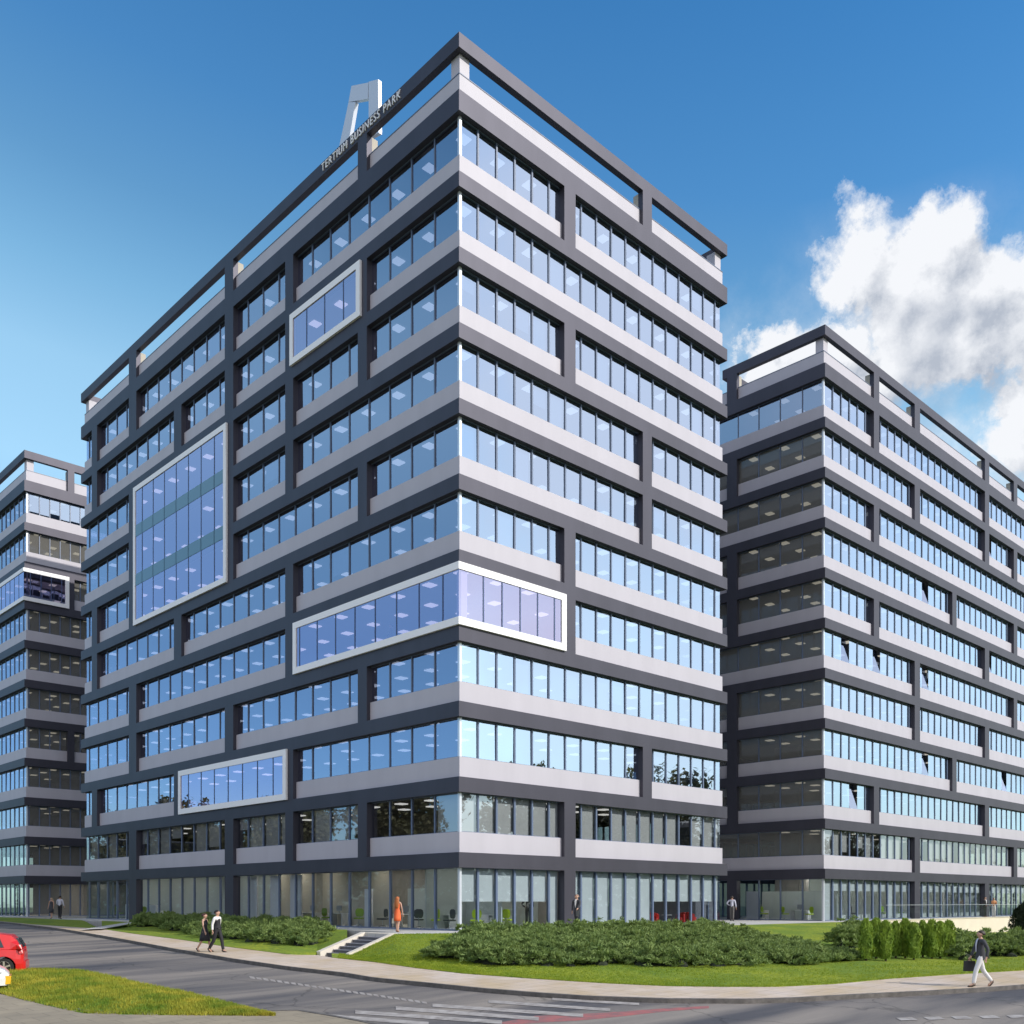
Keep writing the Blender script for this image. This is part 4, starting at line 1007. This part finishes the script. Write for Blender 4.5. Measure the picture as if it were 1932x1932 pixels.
    for wx in wheels:
        for s in (-1, 1):
            m_ = MB(); n_ = 24
            prof = [(WR_-.10, .17), (WR_-.01, .18), (WR_, .15), (WR_, .02), (WR_-.01, 0), (WR_-.10, .0)]
            m_.loft([[(wx+r_*math.cos(t*2*PI/n_), s*(.66+y_), WR_+r_*math.sin(t*2*PI/n_)) for r_, y_ in prof] for t in range(n_+1)], cap=False); w_ = m_.build('wheel', RUB, e, fix=True)
            m_ = MB(); m_.loft([[(wx+r_*math.cos(t*2*PI/n_), s*(.66+y_), WR_+r_*math.sin(t*2*PI/n_)) for t in range(n_)] for r_, y_ in ((.22, .165), (.205, .17), (.20, .13))], cap=False)
            for k in range(5):
                a = k*2*PI/5+.3; c_, s_ = math.cos(a), math.sin(a); q = lambda u, v, y_: (wx+u*c_-v*s_, s*(.66+y_), WR_+u*s_+v*c_)
                m_.hull([q(.02, -.03, .13), q(.205, -.035, .13), q(.205, .035, .13), q(.02, .03, .13), q(.02, -.025, .168), q(.205, -.028, .160), q(.205, .028, .160), q(.02, .025, .168)])
            m_.cyl((wx, s*(.66+.12), WR_), (wx, s*(.66+.172), WR_), .05); m_.build('rim', ALU, w_, fix=True)
            m_ = MB(); m_.cyl((wx, s*.66, WR_), (wx, s*.79, WR_), .2, n=20); m_.build('brake_drum', RUB, w_)
    return e
tp_ = G(49, 1841); sight = Vector((tp_.x-CAM.x, tp_.y-CAM.y, 0)).normalized(); perp = Vector((-sight.y, sight.x, 0))
hd = (perp*math.cos(math.radians(5))+sight*math.sin(math.radians(5)))
hatchback('red hatchback on the road at the left edge, only its tail in view', tp_+sight*.75, hd, car_paint('red_paint', (.62, .015, .015)))
tp_ = G(17, 1871)
hatchback('white and yellow car cut off by the left edge, in front of the red hatchback', tp_+sight*.7, -perp, car_paint('white_paint', (.75, .75, .74)), lower=car_paint('yellow_paint', (.75, .42, .02)), tip_front=True)

# ------------------------------------------------------------------ ground-floor rooms
GRN = mat('green_upholstery', (.22, .36, .03), .7); LIM = mat('lime_upholstery', (.50, .68, .02), .6); GRY = mat('grey_upholstery', (.07, .075, .085), .8); REDU = mat('red_upholstery', (.55, .03, .025), .6); CHR = mat('chrome', (.7, .7, .7), .2, metal=1.); WD = mat('white_desk', (.8, .8, .8), .5); PRT = mat('dark_partition', (.12, .12, .135), .7); LWL = mat('light_partition', (.50, .55, .54), .8)
def chair(label, loc, rz, m, group='office chairs behind the ground floor glass'):
    e = empty('office_chair', loc, rz, label, 'chair', group)
    q = MB(); q.loft([[(x*s_, y*s_, z) for x, y in ((-.24, -.23), (.24, -.23), (.26, 0), (.24, .24), (-.24, .24), (-.26, 0))] for s_, z in ((.85, .43), (1, .45), (1, .49), (.9, .515))]); q.build('seat', m, e)
    q = MB(); q.loft([[(w_*math.cos(0)*sx, y, z) for sx, y in ((-1, -.20), (-.5, -.24), (.5, -.24), (1, -.20), (.5, -.20), (-.5, -.20))] for w_, z in ((.16, .56), (.23, .66), (.25, .82), (.22, .97), (.12, 1.03))]); q.build('backrest', m, e)
    q = MB(); q.cyl((0, 0, .1), (0, 0, .44), .025); q.box(-.02, .02, -.245, -.2, .44, .62); q.build('stem', CHR, e)
    q = MB()
    for k in range(5): a = k*2*PI/5; q.cyl((0, 0, .12), (.28*math.cos(a), .28*math.sin(a), .05), .022, .015, 6); q.cyl((.28*math.cos(a), .28*math.sin(a)-.012, .03), (.28*math.cos(a), .28*math.sin(a)+.012, .03), .03, n=8)
    q.build('base', CHR, e); return e
def desk(label, loc, rz, w=1.4, group='desks behind the ground floor glass', drawers=False):
    e = empty('desk', loc, rz, label, 'desk', group); q = MB(); q.box(-w/2, w/2, -.35, .35, .71, .74); q.build('desktop', WD, e)
    for sx in (-1, 1):
        q = MB(); q.box(sx*w/2-.03-.02*sx, sx*w/2+.03-.02*sx, -.3, .3, 0, .709); q.build('leg', WD, e)
        if drawers: q = MB(); q.box(sx*w*.22-.19, sx*w*.22+.19, -.32, -.0, .06, .60); q.build('drawer_unit', WD, e)
    q = MB(); q.box(-.26, .26, -.02, .02, .86, 1.18); q.box(-.03, .03, -.015, .015, .742, .86); q.build('monitor', mat('monitor_shell', (.25, .27, .3), .4), e); return e
def inX(px, x): q = plX(px, 1700, x); return Vector((x, q.y, 0))
def inY(px, y): q = plY(px, 1700, y); return Vector((q.x, y, 0))
chair('lime green chair left of the white desk behind the sunlit corner windows', inY(898, 1.2), 2.2, LIM)
chair('lime green chair right of the white desk behind the sunlit corner windows', inY(958, 1.2), -1.2, LIM)
desk('white desk with two drawer units between the two lime green chairs', inY(928, 1.9), 0, 1.1, drawers=True)
for i, (px, x, m, t_) in enumerate([(820, 1.5, LIM, 'lime green chair behind the shaded corner windows, right of the woman in orange'), (677, 1.6, GRN, 'olive green chair inside, straight above the stairs'),
        (617, 1.7, GRN, 'olive green chair inside, left of the stairs and right of the junipers'), (560, 1.6, GRY, 'dark grey chair inside above the right end of the left juniper bed'), (790, 1.4, GRY, 'dark grey chair inside behind the woman in orange, first right of her'), (722, 1.5, GRY, 'dark grey chair inside, just left of the woman in orange'),
        (848, 1.4, GRY, 'dark grey chair next to the bright glass corner inside the shaded side'), (270, 1.6, GRN, 'green chair inside near the left end of the junipers'), (225, 1.6, GRN, 'green chair inside near the far left end of the tall block')]):
    chair(t_, inX(px, x), 1.2+i*1.1, m)
for px, t_ in ((840, 'white desk behind the shaded windows nearest the glass corner'), (765, 'white desk behind the woman in orange'), (640, 'white desk inside between the two olive green chairs'), (590, 'white desk inside above the end of the left juniper bed'), (300, 'white desk inside near the left end of the junipers')):
    desk(t_, inX(px, 2.4), PI/2)
def tub(label, loc, rz):
    e = empty('armchair', loc, rz, label, 'armchair', 'red armchairs behind the sunlit windows'); q = MB()
    q.loft([[(.30*math.cos(t*PI/6), .28*math.sin(t*PI/6), z) for t in range(12)] for z in (.14, .42, .44)]); q.build('seat', REDU, e)
    q = MB(); inner = []; outer = []
    for t in range(13):
        a = PI+PI*t/12*1.0; h = .62+.14*math.sin(PI*t/12); inner.append((.29*math.cos(a), .27*math.sin(a), h)); outer.append((.37*math.cos(a), .35*math.sin(a), h))
    q.loft([[(x, y, .16), (x, y, z), (X_, Y_, z), (X_, Y_, .16)] for (x, y, z), (X_, Y_, _) in zip(inner, outer)]); q.build('backrest', REDU, e, fix=True)
    for k in range(4): a = PI/4+k*PI/2; q = MB(); q.cyl((.25*math.cos(a), .23*math.sin(a), 0), (.22*math.cos(a), .2*math.sin(a), .15), .015, n=6); q.build('leg', CHR, e)
tub('red armchair, leftmost of three by the dark partition behind the sunlit windows', inY(1232, 1.2), 2.4); tub('red armchair in the middle of three before the dark partition', inY(1283, 1.0), 1.3); tub('red armchair, rightmost of three, nearest the white partition post', inY(1305, 1.4), -2.)
e = empty('round_table', inY(1258, 1.5), 0, 'small round table among the red armchairs', 'table'); q = MB(); q.cyl((0, 0, .58), (0, 0, .6), .32, n=20); q.build('tabletop', WD, e); q = MB(); q.cyl((0, 0, 0), (0, 0, .58), .03); q.build('stem', CHR, e)
def part(bl_, name, m, x0, x1, y0, y1, z0, z1):
    q = MB(); q.box(x0, x1, y0, y1, z0, z1); q.build(name, m, bl_.root)
part(B, 'partition_wall', PRT, cXx(1214, 2.2), cXx(1346, 2.2), 2.2, 2.35, 0, 2.6); part(B, 'partition_post', M_WHITE, cXx(1347.5, .7), cXx(1347.5, .7)+.16, .6, .8, 0, 1.42)
part(B, 'partition_wall', LWL, 3.6, 3.7, .9, 8.6, 0, 2.15); part(B, 'partition_wall', M_BEIGE, 2.8, 2.9, 9.1, 16., 0, 3.4); part(B, 'partition_wall', M_BEIGE, 2.5, 2.6, 16.4, 21., 0, 3.4)
part(B, 'partition_wall', LWL, 3.2, 3.3, 22, 45, 0, 3.4); part(B, 'partition_wall', LWL, .9, 9., 3.6, 3.7, 0, 3.4); part(B, 'partition_panel', M_WHITE, .75, .85, 8.1, 8.75, 0, 2.1); part(B, 'partition_panel', M_WHITE, .7, .8, 15.1, 16.3, 0, 3.0)
part(B, 'partition_panel', M_WHITE, .7, .8, 17.6, 18.6, 0, 3.0); part(B, 'partition_panel', M_WHITE, .7, .8, 20.2, 21.4, 0, 3.0)
part(B, 'cabinet', M_WHITE, .8, 1.2, 35.0, 36.2, 0, 1.15); part(B, 'cabinet', M_WHITE, .8, 1.2, 39., 40.4, 0, 1.2)
part(R2, 'partition_wall', LWL, RBX*0+3.2, 3.3, .8, 7.2, 0, 2.2); part(R2, 'partition_wall', LWL, 3.5, 40, 3.2, 3.3, 0, 3.4); part(R2, 'partition_panel', M_WHITE, .8, .9, 6.0, 7.1, 0, 2.2)
part(R2, 'partition_post', M_WHITE, rX(1644.5)-.08, rX(1644.5)+.08, .5, .66, 0, 2.25); part(R2, 'partition_post', M_WHITE, rX(1793.5)-.08, rX(1793.5)+.08, .5, .66, 0, 2.25)
for px, t_ in ((1442, 'leaf green chair, leftmost of three behind the shaded end of the right block'), (1480, 'leaf green chair, middle of three behind the shaded end of the right block'), (1527, 'leaf green chair nearest the corner at the shaded end of the right block')):
    chair(t_, inX(px, RBX+1.4), 1.+px, LIM)
desk('white desk behind the shaded end of the right block, by its corner', inX(1510, RBX+2.2), PI/2); desk('white desk behind the shaded end of the right block, towards the gap', inX(1432, RBX+2.2), PI/2)
for px, m, t_ in ((1572, GRN, 'green chair behind the long sunlit front, nearest its corner'), (1612, GRY, 'dark chair behind the long sunlit front, left of its first white post'), (1668, GRN, 'green chair behind the long sunlit front, right of its first white post'), (1700, GRN, 'green chair left of the first dark pier of the long sunlit front')):
    chair(t_, inY(px, RBY+1.3), px*1., m)

# ------------------------------------------------------------------ sky, sun, camera
SUN = Vector((.4*math.cos(math.radians(32))/1.0005, -.917*math.cos(math.radians(32)), math.sin(math.radians(32)))).normalized()
w = bpy.data.worlds.new("World"); SC.world = w; w.use_nodes = True
n = w.node_tree.nodes; l = w.node_tree.links; bg = n['Background']
sky = n.new('ShaderNodeTexSky'); sky.sky_type = 'NISHITA'; sky.sun_disc = False; sky.sun_elevation = math.asin(SUN.z); sky.sun_rotation = math.atan2(SUN.x, SUN.y)
sky.air_density = 1.0; sky.dust_density = .3; sky.ozone_density = 1.6; sky.altitude = 200
hs = n.new('ShaderNodeHueSaturation'); hs.inputs['Saturation'].default_value = 1.15; hs.inputs['Value'].default_value = 1.; l.new(sky.outputs[0], hs.inputs['Color'])
bg.inputs[1].default_value = .15; tc = n.new('ShaderNodeTexCoord'); DIR = tc.outputs['Generated']
def mth(op, a, b=None, c=None, clamp=False):
    q = n.new('ShaderNodeMath'); q.operation = op; q.use_clamp = clamp
    for i, x in enumerate((a, b, c)):
        if x is None: continue
        if isinstance(x, (int, float)): q.inputs[i].default_value = x
        else: l.new(x, q.inputs[i])
    return q.outputs[0]
def vm(op, a, b):
    q = n.new('ShaderNodeVectorMath'); q.operation = op
    for i, x in enumerate((a, b)):
        if isinstance(x, (tuple, Vector)): q.inputs[i].default_value = tuple(x)
        else: l.new(x, q.inputs[i])
    return q
zz = mth('ADD', vm('DOT_PRODUCT', DIR, (0, 0, 1.)).outputs['Value'], mth('MULTIPLY', vm('DOT_PRODUCT', DIR, (RX, RY, 0)).outputs['Value'], .13), clamp=True)
gr = n.new('ShaderNodeValToRGB'); gr.color_ramp.interpolation = 'B_SPLINE' if False else 'LINEAR'; el_ = gr.color_ramp.elements
stops = [(0., .55, .75, .95), (.12, .8, .92, .95), (.22, 1.35, 1.38, 1.2), (.32, 2.5, 2.2, 1.65), (.40, 2.6, 2.35, 1.75), (.46, 1.9, 2.05, 1.65), (.52, 1.3, 1.65, 1.5), (.59, .85, 1.4, 1.5), (.72, .5, 1.15, 1.4)]
el_[0].position = 0; el_[0].color = (*[c/4 for c in stops[0][1:]], 1); el_[1].position = stops[-1][0]; el_[1].color = (*[c/4 for c in stops[-1][1:]], 1)
for st_ in stops[1:-1]: q = el_.new(st_[0]); q.color = (*[c/4 for c in st_[1:]], 1)
l.new(zz, gr.inputs[0])
gm_ = vm('MULTIPLY', hs.outputs[0], gr.outputs[0]); gm2 = vm('SCALE', gm_.outputs[0], (0, 0, 0)); gm2.inputs['Scale'].default_value = 4.; l.new(gm2.outputs[0], bg.inputs[0])
blobs = [(1620, 462, 78), (1700, 520, 95), (1790, 430, 72), (1768, 520, 95), (1850, 540, 85), (1720, 610, 105), (1830, 640, 80), (1560, 610, 62), (1470, 640, 60), (1640, 690, 85), (1920, 620, 70), (1960, 500, 60), (1440, 655, 58), (1405, 690, 42), (1940, 790, 90), (1935, 720, 42), (2060, 640, 150), (2150, 850, 160)]
def density(D, tag_):
    def nzc(sc, dt, ro, amp, src):
        t = n.new('ShaderNodeTexNoise'); t.inputs['Scale'].default_value = sc; t.inputs['Detail'].default_value = dt; t.inputs['Roughness'].default_value = ro; l.new(src, t.inputs['Vector'])
        v = vm('SUBTRACT', t.outputs['Color'], (.5, .5, .5)).outputs[0]; q = vm('SCALE', v, (0, 0, 0)); q.inputs['Scale'].default_value = amp; return q.outputs[0], t.outputs[0]
    w1, n1 = nzc(8., 3, .5, .075, D); w2, n2 = nzc(26., 10, .66, .070, D)
    Dw = vm('ADD', vm('ADD', D, w1).outputs[0], w2).outputs[0]
    acc = None
    for (x, y, rr_) in blobs:
        y += 16
        c = ray(x, y).normalized(); dd = vm('DISTANCE', Dw, c).outputs['Value']
        g = mth('MULTIPLY_ADD', dd, -1/(rr_/1885*1.05), 1.0)
        if acc is None: acc = g
        else:
            q = n.new('ShaderNodeMath'); q.operation = 'SMOOTH_MAX'; q.inputs[2].default_value = .25; l.new(acc, q.inputs[0]); l.new(g, q.inputs[1]); acc = q.outputs[0]
    big = n.new('ShaderNodeTexNoise'); big.inputs['Scale'].default_value = 2.6; big.inputs['Detail'].default_value = 9; big.inputs['Roughness'].default_value = .55; l.new(vm('ADD', D, (3.1, .4, 1.7)).outputs[0], big.inputs['Vector'])
    bh = vm('DOT_PRODUCT', D, Vector((RX, RY, 0.))).outputs['Value']
    bk = mth('MULTIPLY', mth('MULTIPLY_ADD', bh, 3.5, -1.85, clamp=True), mth('MULTIPLY_ADD', big.outputs[0], 2.6, -.62, clamp=True))
    return acc, bk, n2, n1
b0, bk0, nf, nl = density(DIR, 'a')
off = vm('ADD', DIR, Vector((-RX*.014, -RY*.014, .022))).outputs[0]
b1, _, _, _ = density(off, 'b')
edge = mth('MULTIPLY_ADD', b0, 2.8, mth('MULTIPLY', mth('SUBTRACT', nf, .5), 1.2), clamp=True)
veil = mth('MULTIPLY', mth('MULTIPLY_ADD', b0, .75, .78, clamp=True), mth('MULTIPLY_ADD', mth('ADD', mth('MULTIPLY', nl, .6), mth('MULTIPLY', nf, .4)), 4.2, -1.5, clamp=True))
vz = mth('MULTIPLY_ADD', vm('DOT_PRODUCT', DIR, (0, 0, 1.)).outputs['Value'], -6., 3.35, clamp=True)
alpha = mth('MAXIMUM', edge, mth('MULTIPLY', mth('MULTIPLY', veil, vz), .9))
inner = mth('MULTIPLY', mth('MAXIMUM', mth('SUBTRACT', b1, .25), 0.), -.55)
sh = mth('ADD', mth('MULTIPLY_ADD', mth('SUBTRACT', b0, b1), 1.15, .80), inner, clamp=True)
rdark = mth('MULTIPLY', mth('MULTIPLY_ADD', vm('DOT_PRODUCT', DIR, Vector((RX, RY, 0))).outputs['Value'], 9., -3.75, clamp=True), mth('MULTIPLY_ADD', nl, 2., -.6, clamp=True))
sh = mth('SUBTRACT', sh, mth('MULTIPLY', rdark, .55), clamp=True)
cr = n.new('ShaderNodeMix'); cr.data_type = 'RGBA'; l.new(sh, cr.inputs[0]); cr.inputs[6].default_value = (.47, .52, .61, 1); cr.inputs[7].default_value = (.92, .94, .98, 1)
cb = n.new('ShaderNodeBackground'); l.new(cr.outputs[2], cb.inputs[0]); cb.inputs[1].default_value = 1.
mxs = n.new('ShaderNodeMixShader'); l.new(alpha, mxs.inputs[0]); l.new(bg.outputs[0], mxs.inputs[1]); l.new(cb.outputs[0], mxs.inputs[2]); bank = mth('MULTIPLY', mth('MULTIPLY_ADD', vm('DOT_PRODUCT', DIR, Vector((-FX, -FY, .25)).normalized()).outputs['Value'], 3., -.75, clamp=True), .9)  # unseen bright cloud bank behind the camera, added to light both fronts
vb = n.new('ShaderNodeBackground'); vb.inputs[0].default_value = (.93, .93, 1., 1); vb.inputs[1].default_value = 1.35
mx2 = n.new('ShaderNodeMixShader'); l.new(mth('MULTIPLY', bk0, .9), mx2.inputs[0]); l.new(mxs.outputs[0], mx2.inputs[1]); l.new(vb.outputs[0], mx2.inputs[2]); fill_bg = n.new('ShaderNodeBackground'); fill_bg.inputs[0].default_value = (.90, .90, 1., 1); fill_bg.inputs[1].default_value = 1.15
mx3 = n.new('ShaderNodeMixShader'); l.new(bank, mx3.inputs[0]); l.new(mx2.outputs[0], mx3.inputs[1]); l.new(fill_bg.outputs[0], mx3.inputs[2]); l.new(mx3.outputs[0], n['World Output'].inputs[0])

sl = bpy.data.lights.new('sun', 'SUN'); sl.energy = 3.7; sl.angle = math.radians(.5); sl.color = (1., .95, .88)
so = bpy.data.objects.new('sun', sl); COL.objects.link(so); so.rotation_euler = (-SUN).to_track_quat('-Z', 'Y').to_euler(); so.location = (0, -60, 80)

cd = bpy.data.cameras.new('camera'); cam = bpy.data.objects.new('camera', cd); COL.objects.link(cam); SC.camera = cam
cam.location = CAM; cam.rotation_euler = (PI/2, 0, math.atan2(FY, FX)-PI/2)
cd.sensor_fit = 'HORIZONTAL'; cd.sensor_width = 36; cd.lens = 36*FP/1932; cd.shift_y = (HY-966)/1932; cd.clip_end = 3000; cd.clip_start = .1
SC.view_settings.view_transform = 'Standard'; SC.view_settings.look = 'None'; SC.view_settings.exposure = 0; SC.view_settings.gamma = 1
SC.cycles.max_bounces = 8; SC.cycles.transparent_max_bounces = 12; SC.cycles.diffuse_bounces = 3; SC.cycles.glossy_bounces = 4
SC.cycles.use_denoising = True; SC.cycles.caustics_reflective = False; SC.cycles.caustics_refractive = False; SC.cycles.sample_clamp_indirect = 4
